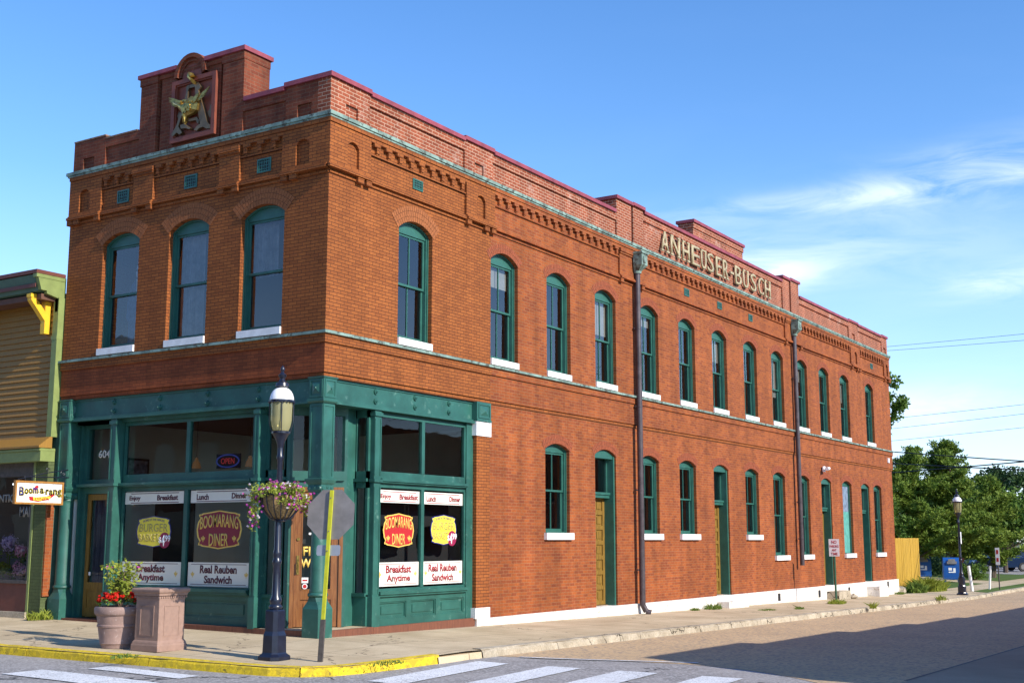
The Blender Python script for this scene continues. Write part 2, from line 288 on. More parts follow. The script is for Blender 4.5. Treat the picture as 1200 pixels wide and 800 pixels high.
M['parapet']=brick('parapet_brick',(.30,.078,.036),(.20,.046,.022),(.46,.29,.20),bw=.215,rh=.0740,ms=.0085,stain=.2,eff=(.58,.43,.36),effpos=.56,bump=.6)
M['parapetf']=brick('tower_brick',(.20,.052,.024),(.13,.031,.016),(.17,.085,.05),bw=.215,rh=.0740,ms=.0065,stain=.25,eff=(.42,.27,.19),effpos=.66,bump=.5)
M['fasciab']=brick('front_fascia_brick',(.275,.068,.021),(.20,.047,.016),(.085,.027,.013),bw=.205,rh=.0655,ms=.0045,stain=.18,bump=.35)
M['green']=paint('green_paint',(.024,.108,.084),rough=.45,var=.17,scale=2.2,bump=.15,wear=(.10,.21,.17),wearamt=.60)
M['green2']=paint('window_green_paint',(.026,.115,.088),rough=.45,var=.10,scale=5)
M['teal']=paint('teal_board',(.09,.33,.28),rough=.7,var=.15,scale=8)
M['stone']=paint('white_stone',(.74,.71,.66),rough=.8,var=.10,scale=5,bump=.3,wear=(.46,.39,.28),wearamt=.54)
M['whitep']=paint('white_sill_paint',(.80,.79,.77),rough=.6,var=.07,scale=7,wear=(.5,.47,.42),wearamt=.64)
M['maroon']=paint('maroon_coping',(.25,.045,.062),rough=.6,var=.18,scale=4,wear=(.33,.12,.12),wearamt=.62)
M['copper']=paint('verdigris_metal',(.19,.28,.235),rough=.65,var=.30,scale=3,wear=(.07,.075,.055),wearamt=.50,bump=.2)
M['iron']=paint('black_iron',(.010,.013,.028),rough=.30,var=.2,scale=8,spec=.6)
M['pipe']=paint('downspout_metal',(.065,.050,.055),rough=.45,var=.25,scale=5,metal=.1)
M['gold']=paint('gold_leaf',(.38,.26,.07),rough=.30,var=.35,scale=18,metal=.8)
M['goldl']=paint('gilded_letter',(.40,.33,.19),rough=.5,var=.15,scale=8)
M['concrete']=groundmat('concrete_walk',(.62,.50,.33),(.42,.325,.20),fine=55,big=.7,fvar=.20,bump=.25,crack=(.30,.0045,(.22,.17,.11)),joint=(1.5,.010,(.25,.19,.12)))
M['kerb']=groundmat('kerb_concrete',(.52,.45,.34),(.30,.25,.18),fine=26,big=2.4,fvar=.32,bump=.8,crack=(.9,.012,(.06,.05,.035)))
M['yellow']=groundmat('yellow_kerb_paint',(.72,.52,.02),(.60,.42,.03),fine=30,big=4.5,fvar=.30,bump=.8,crack=(3.4,.010,(.16,.13,.04)),speck=(.50,.36,.03))
M['asphalt']=groundmat('asphalt',(.33,.31,.30),(.20,.19,.185),fine=70,big=.9,speck=(.40,.38,.37),fvar=.30,crack=(.22,.007,(.07,.07,.07)))
M['chip']=groundmat('tan_chip_seal',(.58,.41,.235),(.47,.33,.19),fine=45,big=.5,speck=(.33,.25,.18),fvar=.28,bump=.2)
M['stripe']=groundmat('road_paint',(.78,.79,.81),(.60,.61,.63),fine=110,big=2.5,fvar=.15,bump=.15,speck=(.50,.50,.50),crack=(3.0,.016,(.36,.36,.36)))
M['grass']=groundmat('lawn',(.10,.15,.02),(.055,.10,.014),fine=14,big=.5,fvar=.4,bump=1)
M['dirt']=groundmat('earth_ground',(.16,.15,.07),(.10,.12,.04),fine=6,big=.1,fvar=.3)
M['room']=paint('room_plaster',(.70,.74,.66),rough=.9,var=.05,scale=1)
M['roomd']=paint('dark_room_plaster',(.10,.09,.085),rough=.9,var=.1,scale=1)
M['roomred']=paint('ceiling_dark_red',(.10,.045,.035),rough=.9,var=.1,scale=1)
M['floorw']=woodmat('room_floor',(.30,.20,.12),(.22,.14,.08))
M['glass']=glass('window_glass')
M['gshop']=glass('shop_glass',tint=(.86,.90,.90),refl=.48,rough=.01)
M['banner']=paint('cream_vinyl',(.80,.76,.64),rough=.6,var=.02,scale=2)
M['bannerw']=paint('white_vinyl',(.80,.78,.69),rough=.6,var=.02,scale=2)
M['ink']=paint('maroon_ink',(.10,.012,.022),rough=.5,var=0)
M['inkr']=paint('red_ink',(.33,.020,.028),rough=.5,var=0)
M['bred']=paint('badge_red',(.45,.020,.022),rough=.45,var=.02)
M['byel']=paint('badge_yellow',(.86,.70,.06),rough=.45,var=.02)
M['bblue']=paint('badge_navy',(.03,.03,.20),rough=.45,var=.0)
M['bgold']=paint('badge_gold',(.75,.50,.10),rough=.45,var=.0)
M['byel2']=paint('badge_letter_yellow',(.42,.33,.10),rough=.5,var=0)
M['white']=paint('white_paint',(.85,.85,.85),rough=.4,var=.02)
M['wood']=woodmat('oak_door',(.28,.115,.035),(.17,.06,.018),rough=.35)
M['woody']=woodmat('yellow_pine_door',(.27,.155,.024),(.15,.08,.012),rough=.55)
M['basewood']=woodmat('base_board',(.20,.07,.035),(.13,.045,.025),rough=.7)
M['curtain']=paint('blue_grey_curtain',(.09,.10,.15),rough=.9,var=.1,scale=10)
M['black']=paint('black_matt',(.012,.012,.014),rough=.6,var=0)
M['pot']=paint('terracotta_pink',(.30,.20,.17),rough=.75,var=.09,scale=9,bump=.2,wear=(.55,.44,.40),wearamt=.60)
M['box']=paint('pink_cast_stone',(.30,.19,.145),rough=.85,var=.08,scale=12,bump=.5,bscale=140)
M['soil']=paint('soil',(.05,.035,.02),rough=1,var=.3,scale=20)
M['leaf']=foliage('leaf_green',(.10,.17,.025),(.19,.26,.05),scale=9)
M['leafy']=foliage('leaf_yellow_green',(.20,.27,.03),(.34,.36,.06),scale=12)
M['twig']=paint('twig',(.20,.13,.09),rough=.9)
M['redf']=foliage('red_petals',(.55,.012,.008),(.75,.03,.015),scale=20,trans=.2)
M['pinkf']=foliage('magenta_petals',(.50,.02,.30),(.75,.18,.60),scale=18,trans=.2)
M['whitef']=foliage('pale_petals',(.75,.60,.70),(.85,.8,.82),scale=18)
M['coir']=paint('coir_liner',(.26,.17,.07),rough=.95,var=.3,scale=30,bump=.5)
M['lampglass']=None
M['dome']=paint('white_dome',(.88,.88,.88),rough=.18,var=.01)
M['alu']=paint('sign_back_aluminium',(.25,.23,.22),rough=.5,var=.12,scale=5,metal=.35)
M['postl']=paint('lime_post',(.46,.46,.02),rough=.5,var=.1,scale=9)
M['postd']=paint('dark_steel',(.07,.06,.055),rough=.7,var=.2,scale=12)
M['postg']=paint('green_steel',(.02,.09,.05),rough=.5,var=.15,scale=9)
M['siding']=woodmat('ochre_siding',(.33,.17,.025),(.26,.13,.02),rough=.6)
M['olive']=paint('olive_green_trim',(.20,.25,.075),rough=.55,var=.08)
M['dgreen']=paint('dark_green_trim',(.055,.12,.085),rough=.55,var=.1)
M['rustred']=paint('rust_red_trim',(.13,.035,.022),rough=.6,var=.1)
M['ylw']=paint('bracket_yellow',(.80,.46,.02),rough=.5,var=.06)
M['gbrick']=brick('green_painted_brick',(.10,.13,.05),(.085,.11,.045),(.07,.09,.035),stain=.15)
M['fence']=woodmat('ochre_fence',(.52,.31,.03),(.40,.23,.02),scale=.8,rough=.7)
M['bluebox']=paint('mailbox_blue',(.012,.09,.34),rough=.35,var=.05)
M['car']=paint('car_blue_paint',(.012,.028,.07),rough=.12,var=0,spec=.8)
M['carm']=paint('car_maroon_paint',(.10,.012,.02),rough=.15,var=0,spec=.8)
M['tyre']=paint('tyre_rubber',(.02,.02,.02),rough=.8,var=0)
M['rim']=paint('alloy_rim',(.45,.45,.47),rough=.3,var=0,metal=.8)
M['cargl']=paint('car_window',(.02,.025,.03),rough=.05,var=0,spec=1)
M['bark']=paint('bark',(.10,.075,.055),rough=.95,var=.3,scale=9)
M['pine']=foliage('conifer_green',(.06,.13,.016),(.25,.32,.05),scale=1.5)
M['broad']=foliage('broadleaf_green',(.05,.12,.018),(.16,.24,.04),scale=1.2)
M['darkl']=foliage('far_dark_green',(.028,.060,.018),(.055,.10,.03),scale=.5)
M['roof']=paint('shingle_brown',(.14,.085,.06),rough=.9,var=.15,scale=6)
M['dwall']=paint('dark_house_wall',(.07,.045,.035),rough=.8,var=.1)
M['wire']=paint('wire_black',(.03,.03,.035),rough=.6,var=0)
m,nt_,p_=mat('lamp_amber_glass'); p_.inputs['Base Color'].default_value=(.50,.46,.24,1); p_.inputs['Roughness'].default_value=.12
tb=N(nt_,'ShaderNodeBsdfTransparent'); tb.inputs[0].default_value=(.75,.70,.42,1); ms_=N(nt_,'ShaderNodeMixShader'); ms_.inputs[0].default_value=.45
nt_.links.new(p_.outputs[0],ms_.inputs[1]); nt_.links.new(tb.outputs[0],ms_.inputs[2]); nt_.links.new(ms_.outputs[0],nt_.nodes['Material Output'].inputs[0]); M['lampglass']=m
# ---------------------------------------------------------------- ground heights and sheets
def H(x,y):
    z=-.0145*min(x,38) if x>0 else .02*max(x,-4)
    z+= .012*min(y,40) if y>0 else .02*max(y,-4)
    return z
def sheet(name,poly,off,mat,kind='structure',thick=0,cuts=True):
    b=bmesh.new(); vs_=[b.verts.new((x,y,0)) for x,y in poly]; f=b.faces.new(vs_)
    bmesh.ops.triangulate(b,faces=[f])
    for ax,vals in ((0,(-4,0,38)),(1,(-4,0,40))):
        for v in vals:
            co=[0,0,0]; co[ax]=v; no=[0,0,0]; no[ax]=1
            bmesh.ops.bisect_plane(b,geom=b.verts[:]+b.edges[:]+b.faces[:],plane_co=co,plane_no=no,dist=1e-5)
    for v in b.verts: v.co.z=H(v.co.x,v.co.y)+off
    b.normal_update()
    for f in b.faces:
        if f.normal.z<0: f.normal_flip()
    me=bpy.data.meshes.new(name); b.to_mesh(me); b.free(); me.materials.append(mat)
    o=bpy.data.objects.new(name,me); link(o)
    if kind: o['kind']=kind
    return o
sheet('ground',[(-700,-700),(900,-700),(900,900),(-700,900)],-.20,M['dirt'])
sheet('main_street',[(-30,-80),(2.2,-80),(2.2,90),(-30,90)],-.13,M['asphalt'])
chipl=[(.75,-3.1),(.95,-3.6),(1.12,-4.2),(1.28,-4.84),(1.42,-5.5),(1.50,-6.2),(1.42,-6.8),(1.15,-7.5),(.85,-8.0),(.15,-8.78),(-.8,-9.7),(-1.2,-10.4)]
sheet('side_street',chipl+[(300,-10.4),(300,-2.6),(37,-2.4)],-.126,M['chip'])
outl=[(-4.3,60),(-3.9,10),(-3.7,3.7),(-3.59,1.66),(-3.47,-.14),(-3.36,-1.3),(-3.27,-1.95),(-3.10,-2.4),(-2.75,-2.72),(-2.3,-2.88),(-1.87,-2.97),(-.69,-3.13),(.37,-3.23),(4.42,-3.17),(10.7,-3.13),(27.2,-3.0),(36.9,-2.85),(43,-2.8),(120,-2.8),(300,-2.8)]
sheet('sidewalk',outl+[(300,-.2),(37.5,-.2),(37.5,3),(20,3),(20,60)],0,M['concrete'])
sheet('lawn',[(37.6,-.25),(300,-.25),(300,140),(37.6,140)],.006,M['grass'])
sheet('verge',[(41.5,-2.62),(300,-2.62),(300,-1.75),(42.5,-1.75)],.006,M['grass'])
sheet('path',[(52,-.25),(56,-.25),(66,12),(120,12.5),(120,14),(62,14)],.012,M['concrete'])
sheet('parking_lot',[(70,1.2),(140,1.2),(140,11),(74,11)],.018,M['asphalt'])
sheet('far_walk',[(.2,-10.02),(300,-10.02),(300,-13.3),(-.6,-40),(-1.8,-40),(-1.8,-11.2)],-.10,groundmat('grey_walk',(.38,.31,.22),(.29,.235,.165),fine=60,big=.8,fvar=.2,bump=.2))
sheet('gutter',[(.6,-9.98),(300,-9.98),(300,-10.03),(.6,-10.03)],-.095,M['black'])
def kerb(name,pts,mat,h=.13,wd=.16,gap=None,lift=.012,seed=1):
    rnd=random.Random(seed); P=[Vector((x,y,0)) for x,y in pts]
    # resample
    out=[P[0]]
    for i in range(len(P)-1):
        n=max(1,int((P[i+1]-P[i]).length/.22)) if P[i].x<45 else 6
        for k in range(1,n+1): out.append(P[i].lerp(P[i+1],k/n))
    b=MB(); prev=None; run=0
    for i,p in enumerate(out):
        t=(out[min(i+1,len(out)-1)]-out[max(i-1,0)]).normalized(); nrm=Vector((-t.y,t.x,0))   # towards walk on the left of travel
        z=H(p.x,p.y); j=lambda a:rnd.uniform(-a,a)
        ring=[p+Vector((0,0,z-h-.02))+nrm*(-.03),p+Vector((0,0,z-.035+j(.012)))+nrm*(-.012+j(.008)),p+Vector((0,0,z+lift-.006+j(.007)))+nrm*(.022+j(.014)),p+Vector((0,0,z+lift+j(.003)))+nrm*wd,p+Vector((0,0,z-.05))+nrm*(wd+.004)]
        ring=[b.b.verts.new(q) for q in ring]
        if prev:
            for k in range(4): b.b.faces.new([prev[k],ring[k],ring[k+1],prev[k+1]])
        prev=ring
        if gap and i>0:
            run+=(p-out[i-1]).length
            if run>gap: prev=None; run=0; b.b.faces.new(ring); 
            if prev is None:
                q=p+t*.018; 
                ring=[v.co+t*.018 for v in ring]; ring=[b.b.verts.new(c) for c in ring]; b.b.faces.new(ring[::-1]); prev=ring
    o=b.build(name,mat); o['kind']='structure'; return o
kerb('kerb',[(x,y) for x,y in outl[:12]],M['yellow'],gap=2.7,seed=3)
kerb('kerb',outl[12:],M['kerb'],gap=2.3,seed=5,lift=.016,wd=.19)
kerb('kerb',[(-.75,-3.15),(-.2,-3.2),(.35,-3.22)],M['concrete'],h=.13,lift=-.03,seed=6)
mk=MB()
def patch(b,poly,off):
    b.face([(x,y,H(x,y)+off) for x,y in poly])
for y0,y1 in ((-4.08,-3.5),(-5.38,-4.8),(-6.66,-6.02),(-7.98,-7.36)):
    n=5
    for k in range(n):
        xa=-3.9+k*(3.9-.15)/n; xb=-3.9+(k+1)*(3.9-.15)/n
        if y0>-4.1: xa+=1.0*(1-k/n)*1.0; xb+=1.0*(1-(k+1)/n)
        patch(mk,[(xa,y0),(xb,y0),(xb,y1),(xa,y1)],-.118)
for x0,x1,ya,yb in ((-4.27,-3.88,-1.2,.75),(-5.45,-4.75,-1.4,1.15),(-6.8,-6.1,-1.4,1.3)):
    for k in range(4): patch(mk,[(x0,ya+(yb-ya)*k/4),(x1,ya+(yb-ya)*k/4),(x1,ya+(yb-ya)*(k+1)/4),(x0,ya+(yb-ya)*(k+1)/4)],-.118)
mk.b.normal_update()
for f in mk.b.faces:
    if f.normal.z<0: f.normal_flip()
o=mk.build('crosswalk',M['stripe']); o['kind']='structure'
mk=MB(); q0=Vector((.90,-3.62,0)); q1=Vector((1.78,-6.42,0)); nn=Vector((.06,.02,0))
for k in range(3):
    a=q0.lerp(q1,k/3); c=q0.lerp(q1,(k+1)/3); patch(mk,[(a.x-nn.x,a.y),(a.x+nn.x,a.y),(c.x+nn.x,c.y),(c.x-nn.x,c.y)],-.117)
o=mk.build('stop_line',M['stripe']); o['kind']='structure'
# ---------------------------------------------------------------- facade tools
class FR(F):
    def __init__(s,o,u,d,dir=1): s.o=Vector(o); s.u=Vector(u).normalized(); s.dd=Vector(d).normalized(); s.dir=dir; s.k='x'
    def __call__(s,u,d,z): return s.o+s.u*u+s.dd*d+Vector((0,0,z))
def fb(s,f,u0,u1,d0,d1,z0,z1):
    s.hexa([f(u0,d0,z0),f(u1,d0,z0),f(u1,d1,z0),f(u0,d1,z0),f(u0,d0,z1),f(u1,d0,z1),f(u1,d1,z1),f(u0,d1,z1)])
MB.fb=fb
def arcpts(uc,w,zs,za,n=10):
    a=w/2; h=za-zs
    if h<.01: return [(uc-a,zs),(uc+a,zs)]
    r=(a*a+h*h)/(2*h); zc=za-r; t0=math.asin(min(1,a/r))
    return [(uc+r*math.sin(-t0+2*t0*i/n),zc+r*math.cos(-t0+2*t0*i/n)) for i in range(n+1)]
def wall_sheet(b,f,d,u0,u1,z0,z1,ops,rv=.22):
    cur=u0
    for uc,w_,zb,zs,za in sorted(ops):
        l=uc-w_/2; r=uc+w_/2
        if l>cur: b.face([f(cur,d,z0),f(l,d,z0),f(l,d,z1),f(cur,d,z1)])
        if zb>z0+.001: b.face([f(l,d,z0),f(r,d,z0),f(r,d,zb),f(l,d,zb)]); b.face([f(l,d,zb),f(r,d,zb),f(r,d+rv,zb),f(l,d+rv,zb)])
        pts=arcpts(uc,w_,zs,za)
        for i in range(len(pts)-1):
            (a,za_),(c,zc_)=pts[i],pts[i+1]
            b.face([f(a,d,za_),f(c,d,zc_),f(c,d,z1),f(a,d,z1)])
            b.face([f(a,d,za_),f(c,d,zc_),f(c,d+rv,zc_),f(a,d+rv,za_)])
        for uu in (l,r): b.face([f(uu,d,zb),f(uu,d+rv,zb),f(uu,d+rv,zs),f(uu,d,zs)])
        cur=r
    if cur<u1: b.face([f(cur,d,z0),f(u1,d,z0),f(u1,d,z1),f(cur,d,z1)])
def relief(b,f,u0,u1,z0,z1,df,dbk,ops=()):
    wall_sheet(b,f,df,u0,u1,z0,z1,ops,rv=dbk-df)
    for uu in (u0,u1): b.face([f(uu,df,z0),f(uu,dbk,z0),f(uu,dbk,z1),f(uu,df,z1)])
    for zz in (z0,z1): b.face([f(u0,df,zz),f(u1,df,zz),f(u1,dbk,zz),f(u0,dbk,zz)])
def gface(b,f,pts):   # glass quad with its normal to the street (-d)
    P=[f(u,d,z) for u,d,z in pts]; n=(P[1]-P[0]).cross(P[2]-P[1])
    if n.dot(f(0,1,0)-f(0,0,0))>0: P=P[::-1]
    b.face(P)
def text(name,s_,f,u,z,d,h,w_,mat,parent,ext=.003,warp=0,align='C',offset=0.0):
    cu=bpy.data.curves.new(name,'FONT'); cu.body=s_; cu.size=1; cu.extrude=0; cu.resolution_u=3; cu.offset=offset
    to=bpy.data.objects.new(name,cu); COL.objects.link(to)
    dg=bpy.context.evaluated_depsgraph_get(); me0=bpy.data.meshes.new_from_object(to.evaluated_get(dg))
    COL.objects.unlink(to); bpy.data.objects.remove(to); bpy.data.curves.remove(cu)
    xs=[v.co.x for v in me0.vertices]; ys=[v.co.y for v in me0.vertices]
    x0,x1,y0,y1=min(xs),max(xs),min(ys),max(ys)
    bm=bmesh.new(); bm.from_mesh(me0); bpy.data.meshes.remove(me0)
    r=bmesh.ops.extrude_face_region(bm,geom=bm.faces[:]); ev=set(v for v in r['geom'] if isinstance(v,bmesh.types.BMVert))
    for v in bm.verts:
        tx=(v.co.x-x0)/(x1-x0)-.5; ty=(v.co.y-y0)/(y1-y0)-.5
        tz=ty*h+warp*(1-(2*tx)**2)
        v.co=f(u+f.dir*tx*w_,d-(ext if v in ev else 0),z+tz)
    bm.normal_update(); bmesh.ops.recalc_face_normals(bm,faces=bm.faces)
    me=bpy.data.meshes.new(name); bm.to_mesh(me); bm.free(); me.materials.append(mat)
    return link(bpy.data.objects.new(name,me),parent)
# ---------------------------------------------------------------- the corner building
L_=36.8; W_=7.40
bld=empty('brick_building',(0,0,0)); tag(bld,'two-storey red brick corner building with green trim and a gilded sign on its parapet','building')
GW=[(8.43,1.13,1.87,3.82,3.96,'w'),(10.83,1.12,.08,3.82,3.97,'d'),(13.35,1.13,1.87,3.82,3.96,'w'),(15.81,1.13,1.87,3.82,3.96,'w'),(18.22,1.12,.08,3.82,3.96,'d'),(20.71,1.12,1.87,3.82,3.96,'w'),(23.15,1.12,1.20,3.82,3.96,'w'),(25.6,1.15,1.20,3.82,3.96,'w'),(28.02,1.12,.08,3.82,3.96,'d'),(30.49,1.16,1.20,3.82,3.96,'b'),(32.85,1.06,.08,3.82,3.95,'d'),(34.55,1.10,1.20,3.82,3.95,'w')]
UX=[2.70,6.02,8.43,10.82,13.35,15.82,18.21,20.73,23.2,25.64,28.06,30.52,33.8]
UF=[5.70,3.67,1.65]
up=lambda x:(x,1.13,5.65,7.89,8.09)
b=MB(); wall_sheet(b,SIDE,0,0,5.45,4.72,9.52,[up(UX[0])],rv=.3); b.build('wall',M['pressed'],bld)
b=MB(); wall_sheet(b,SIDE,0,5.45,L_,4.72,9.52,[up(x) for x in UX[1:]],rv=.3); b.build('wall',M['common'],bld)
b=MB(); wall_sheet(b,FRONT,0,0,W_,5.43,9.52,[up(x) for x in UF],rv=.3); b.build('wall',M['pressed'],bld)
b=MB(); b.fb(FRONT,.004,W_,0,.3,4.72,5.43); b.fb(FRONT,0.201,W_,.03,.3,4.64,4.72); b.build('wall',M['fasciab'],bld)
b=MB(); b.fb(SIDE,0.03,L_,.03,.2,4.64,4.72); b.build('belt_course',M['pressed'],bld)
b=MB(); wall_sheet(b,SIDE,.055,5.45,L_,.08,4.64,[g[:5] for g in GW],rv=.3)
b.fb(SIDE,L_-.25,L_,.056,W_,.0,4.64); b.fb(SIDE,L_-.25,L_-.002,.02,W_,4.64,9.52)
b.build('wall',M['common'],bld)
b=MB(); b.box(.4,L_-.25,W_-.25,W_-.003,0,9.52); b.build('wall',M['common'],bld)
b=MB(); b.fb(SIDE,4.94,5.45,.005,.4,.30,3.91); b.build('pilaster',M['pressed'],bld)
b=MB(); b.fb(SIDE,4.90,5.47,-.02,.4,3.91,4.22); b.build('pilaster_block',M['whitep'],bld,bevel=.008); b=MB(); b.fb(SIDE,4.89,5.44,-.02,.4,.08,.30); b.build('pilaster_block',M['whitep'],bld,bevel=.008)
# stone foundation of long blocks
b=MB(); x=4.95; rnd=random.Random(4)
while x<L_:
    l=rnd.choice((1.3,1.6,1.9,2.3)); x2=min(x+l,L_+.02); zb=H(x,0)-.15
    b.fb(SIDE,x+.004,x2-.004,-.012-rnd.random()*.006,.3,zb,.08-rnd.random()*.004); x=x2
b.build('foundation',M['stone'],bld,bevel=.006)
b=MB()
for u,z in ((26.6,-.17),(30.0,-.17),(35.2,-.10),(22.6,-.14)): b.fb(SIDE,u-.11,u+.11,-.022,.0,z-.12,z+.12)
b.build('foundation_vent',M['black'],bld)
# belt course under the first-floor windows (band + metal capped ledge)
b=MB(); b.fb(SIDE,-.035,5.45,-.035,.0,5.27,5.43); b.fb(FRONT,0.0,W_,-.035,.0,5.27,5.43); b.build('belt_course',M['pressed'],bld)
b=MB(); b.fb(SIDE,5.45,L_,-.035,.0,5.27,5.43); b.build('belt_course',M['common'],bld)
b=MB(); b.fb(SIDE,-.085,L_+.06,-.085,.03,5.43,5.482); b.fb(FRONT,.03,W_+.04,-.085,.03,5.43,5.48); b.build('ledge',M['copper'],bld,bevel=.008)
# string course
PS=[(0,1.15,.62),(4.42,5.54,4.98),(11.55,12.95,None),(23.95,25.6,None),(31.4,32.6,32.0),(36.0,36.8,36.4)]
PF=[(.0,1.14,.62),(2.27,2.82,None),(4.74,5.34,None),(6.36,7.4,6.9)]
PR=.06
def frieze(f,u0,u1,pil,mat,umax):
    b=MB(); b.fb(f,u0 if f is SIDE else 0.0,u1,-.065,0,8.55,8.61); b.fb(f,u0 if f is SIDE else 0,u1,-.03,0,8.47,8.505); b.fb(f,u0 if f is SIDE else 0,u1,-.035,0,8.61,8.65)
    for a,c,nu in pil:
        if a<u0-.01 or a>=u1-.02: continue
        a_=a-(.11 if (a==0 and f is SIDE) else 0); 
        b.fb(f,a_,c,-.12,-.065,8.553,8.607); b.fb(f,a_+.004,c-.004,-.09,-.035,8.607,8.64)
        for e in (a,c-.16):
            if e>.05: b.fb(f,e,e+.16,-.095,-.0,8.44,8.549)
        if nu: b.fb(f,nu+.12,nu+.30,-.095,0,8.44,8.549)
    b.build('string_course',mat,bld)
    for a,c,nu in pil:
        if a<u0-.01 or a>=u1-.02: continue
        b=MB()
        ops=[(nu,.34,8.70,9.08,9.20)] if nu else []
        relief(b,f,a-(PR if (a==0 and f is SIDE) else 0),c,8.64,9.44,-PR,0,ops)
        if nu is None: b.fb(f,a-.02,c+.02,-.115,-.0,9.27,9.36); b.fb(f,a-.01,c+.01,-.09,-.0,9.22,9.27)
        b.build('pilaster',mat,bld)
    b=MB(); b.fb(f,u0-(.085 if (u0==0 and f is SIDE) else 0),u1,-.085,0,9.44,9.52)
    edges=sorted(pil); spans=[]
    for i in range(len(edges)-1): spans.append((edges[i][1],edges[i+1][0]))
    for a,c in spans:
        if a<u0-.01 or a>=u1-.02: continue
        n=max(2,round((c-a)/.345)); p=(c-a)/n
        b.fb(f,a,c,-.065,0,9.36,9.44); b.fb(f,a,c,-.04,0,9.105,9.138)
        for i in range(n):
            uu=a+p*(i+.5); b.fb(f,uu-.095,uu+.095,-.078,-.0,9.29,9.36); b.fb(f,uu-.005,uu+.085,-.065,-.0,9.17,9.29); b.fb(f,uu-.005,uu+.045,-.05,-.0,9.14,9.17)
    b.build('corbel_table',mat,bld)
frieze(SIDE,0,5.545,PS,M['pressed'],5.5); frieze(SIDE,5.55,L_,PS,M['common'],L_); frieze(FRONT,0,W_,PF,M['pressed'],W_)
b=MB(); b.fb(SIDE,-.12,L_+.10,-.12,.05,9.56,9.63); b.fb(SIDE,-.095,L_+.07,-.095,.02,9.52,9.56); b.fb(FRONT,.05,W_+.08,-.12,.05,9.56,9.628); b.fb(FRONT,.02,W_+.05,-.095,.02,9.52,9.559)
b.build('cornice',M['copper'],bld,bevel=.01)
# parapets
def panel(b,f,u0,u1,zt):
    b.fb(f,u0,u1,.045,.32,9.60,zt); b.fb(f,u0,u1,.002,.045,zt-.19,zt-.001)
def ppil(b,f,u0,u1,zt,nu):
    b.fb(f,u0,u1,.045,.32,9.60,zt); relief(b,f,u0,u1,9.60,zt-.001,0,.045,[(nu,.36,9.60,9.93,9.93)])
PMAT='parapet'
def PPs(kind,*a):
    b=MB(); (ppil if kind=='P' else panel)(b,*a); b.build('parapet_pilaster' if kind=='P' else 'parapet_panel',M[PMAT],bld)
def PB(name,*boxes,m=None):
    b=MB()
    for q in boxes: b.fb(*q)
    b.build(name,M[m or PMAT],bld)
PPs('P',SIDE,0,1.15,10.34,.62); PPs('N',SIDE,1.15,4.42,10.30); PPs('P',SIDE,4.42,5.54,10.34,4.98); PPs('N',SIDE,5.54,11.5,10.30)
PB('pier',(SIDE,11.5,12.35,-.01,.75,9.60,10.70)); PB('parapet_panel',(SIDE,12.35,12.47,.12,.4,9.60,10.62)); PB('pier',(SIDE,12.47,13.07,-.012,.4,9.60,10.72))
PPs('N',SIDE,13.07,23.94,10.64)
PB('raised_block',(SIDE,16.48,20.38,.01,.50,10.645,11.15),(SIDE,16.46,20.40,-.02,.49,10.98,11.151))
PB('pier',(SIDE,23.94,24.62,-.012,.45,9.60,10.80)); PB('parapet_panel',(SIDE,24.62,24.78,.12,.4,9.60,10.72)); PB('pier',(SIDE,24.78,25.6,-.012,.7,9.60,10.84))
PPs('N',SIDE,25.6,31.4,10.34); PPs('P',SIDE,31.4,32.6,10.38,32.0); PPs('N',SIDE,32.6,36.0,10.34); PPs('P',SIDE,36.0,L_,10.38,36.4)
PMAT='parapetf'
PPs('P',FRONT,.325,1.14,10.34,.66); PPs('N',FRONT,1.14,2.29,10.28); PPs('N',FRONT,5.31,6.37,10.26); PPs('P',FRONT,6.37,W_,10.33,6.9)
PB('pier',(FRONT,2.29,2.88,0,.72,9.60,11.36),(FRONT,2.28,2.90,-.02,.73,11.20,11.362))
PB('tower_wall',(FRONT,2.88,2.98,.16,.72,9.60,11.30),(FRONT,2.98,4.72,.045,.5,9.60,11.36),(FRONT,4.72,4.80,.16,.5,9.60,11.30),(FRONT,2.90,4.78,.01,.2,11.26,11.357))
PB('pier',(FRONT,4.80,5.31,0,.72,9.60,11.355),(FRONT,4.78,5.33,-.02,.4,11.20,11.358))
def cp(f,u0,u1,z,d1=.36,d0=-.05,t=.09,m=None):
    b=MB(); b.fb(f,u0,u1,d0,d1,z,z+t); b.build('coping',m or M['maroon'],bld,bevel=.006)
cp(SIDE,-.05,1.17,10.342); cp(SIDE,1.172,4.40,10.302); cp(SIDE,4.40,5.56,10.342); cp(SIDE,5.562,11.44,10.302)
cp(SIDE,11.44,12.41,10.702,.81,-.07); cp(SIDE,12.41,13.12,10.722,.45,-.075); cp(SIDE,13.122,23.90,10.642)
cp(SIDE,16.42,20.44,11.152,.55,-.06); cp(SIDE,23.902,24.68,10.802,.5,-.07); cp(SIDE,24.72,25.66,10.842,.75,-.07)
cp(SIDE,25.662,31.38,10.342); cp(SIDE,31.382,32.62,10.382); cp(SIDE,32.622,35.98,10.342); cp(SIDE,35.982,L_+.05,10.382)
cp(FRONT,.362,1.16,10.344); cp(FRONT,1.162,2.238,10.284); cp(FRONT,2.24,3.38,11.366,.77,-.06); cp(FRONT,4.20,5.37,11.362,.77,-.06,.085)
wcap=paint('weathered_brick_cap',(.22,.14,.09),rough=.9,var=.3,scale=12)
cp(FRONT,5.372,6.368,10.262,.34,-.01,.03,wcap); cp(FRONT,6.37,W_+.01,10.332,.34,-.01,.03,wcap)
# roof + party details
b=MB(); b.box(.3,L_-.2,.3,W_-.2,9.30,9.42); b.build('roof',M['postd'],bld)
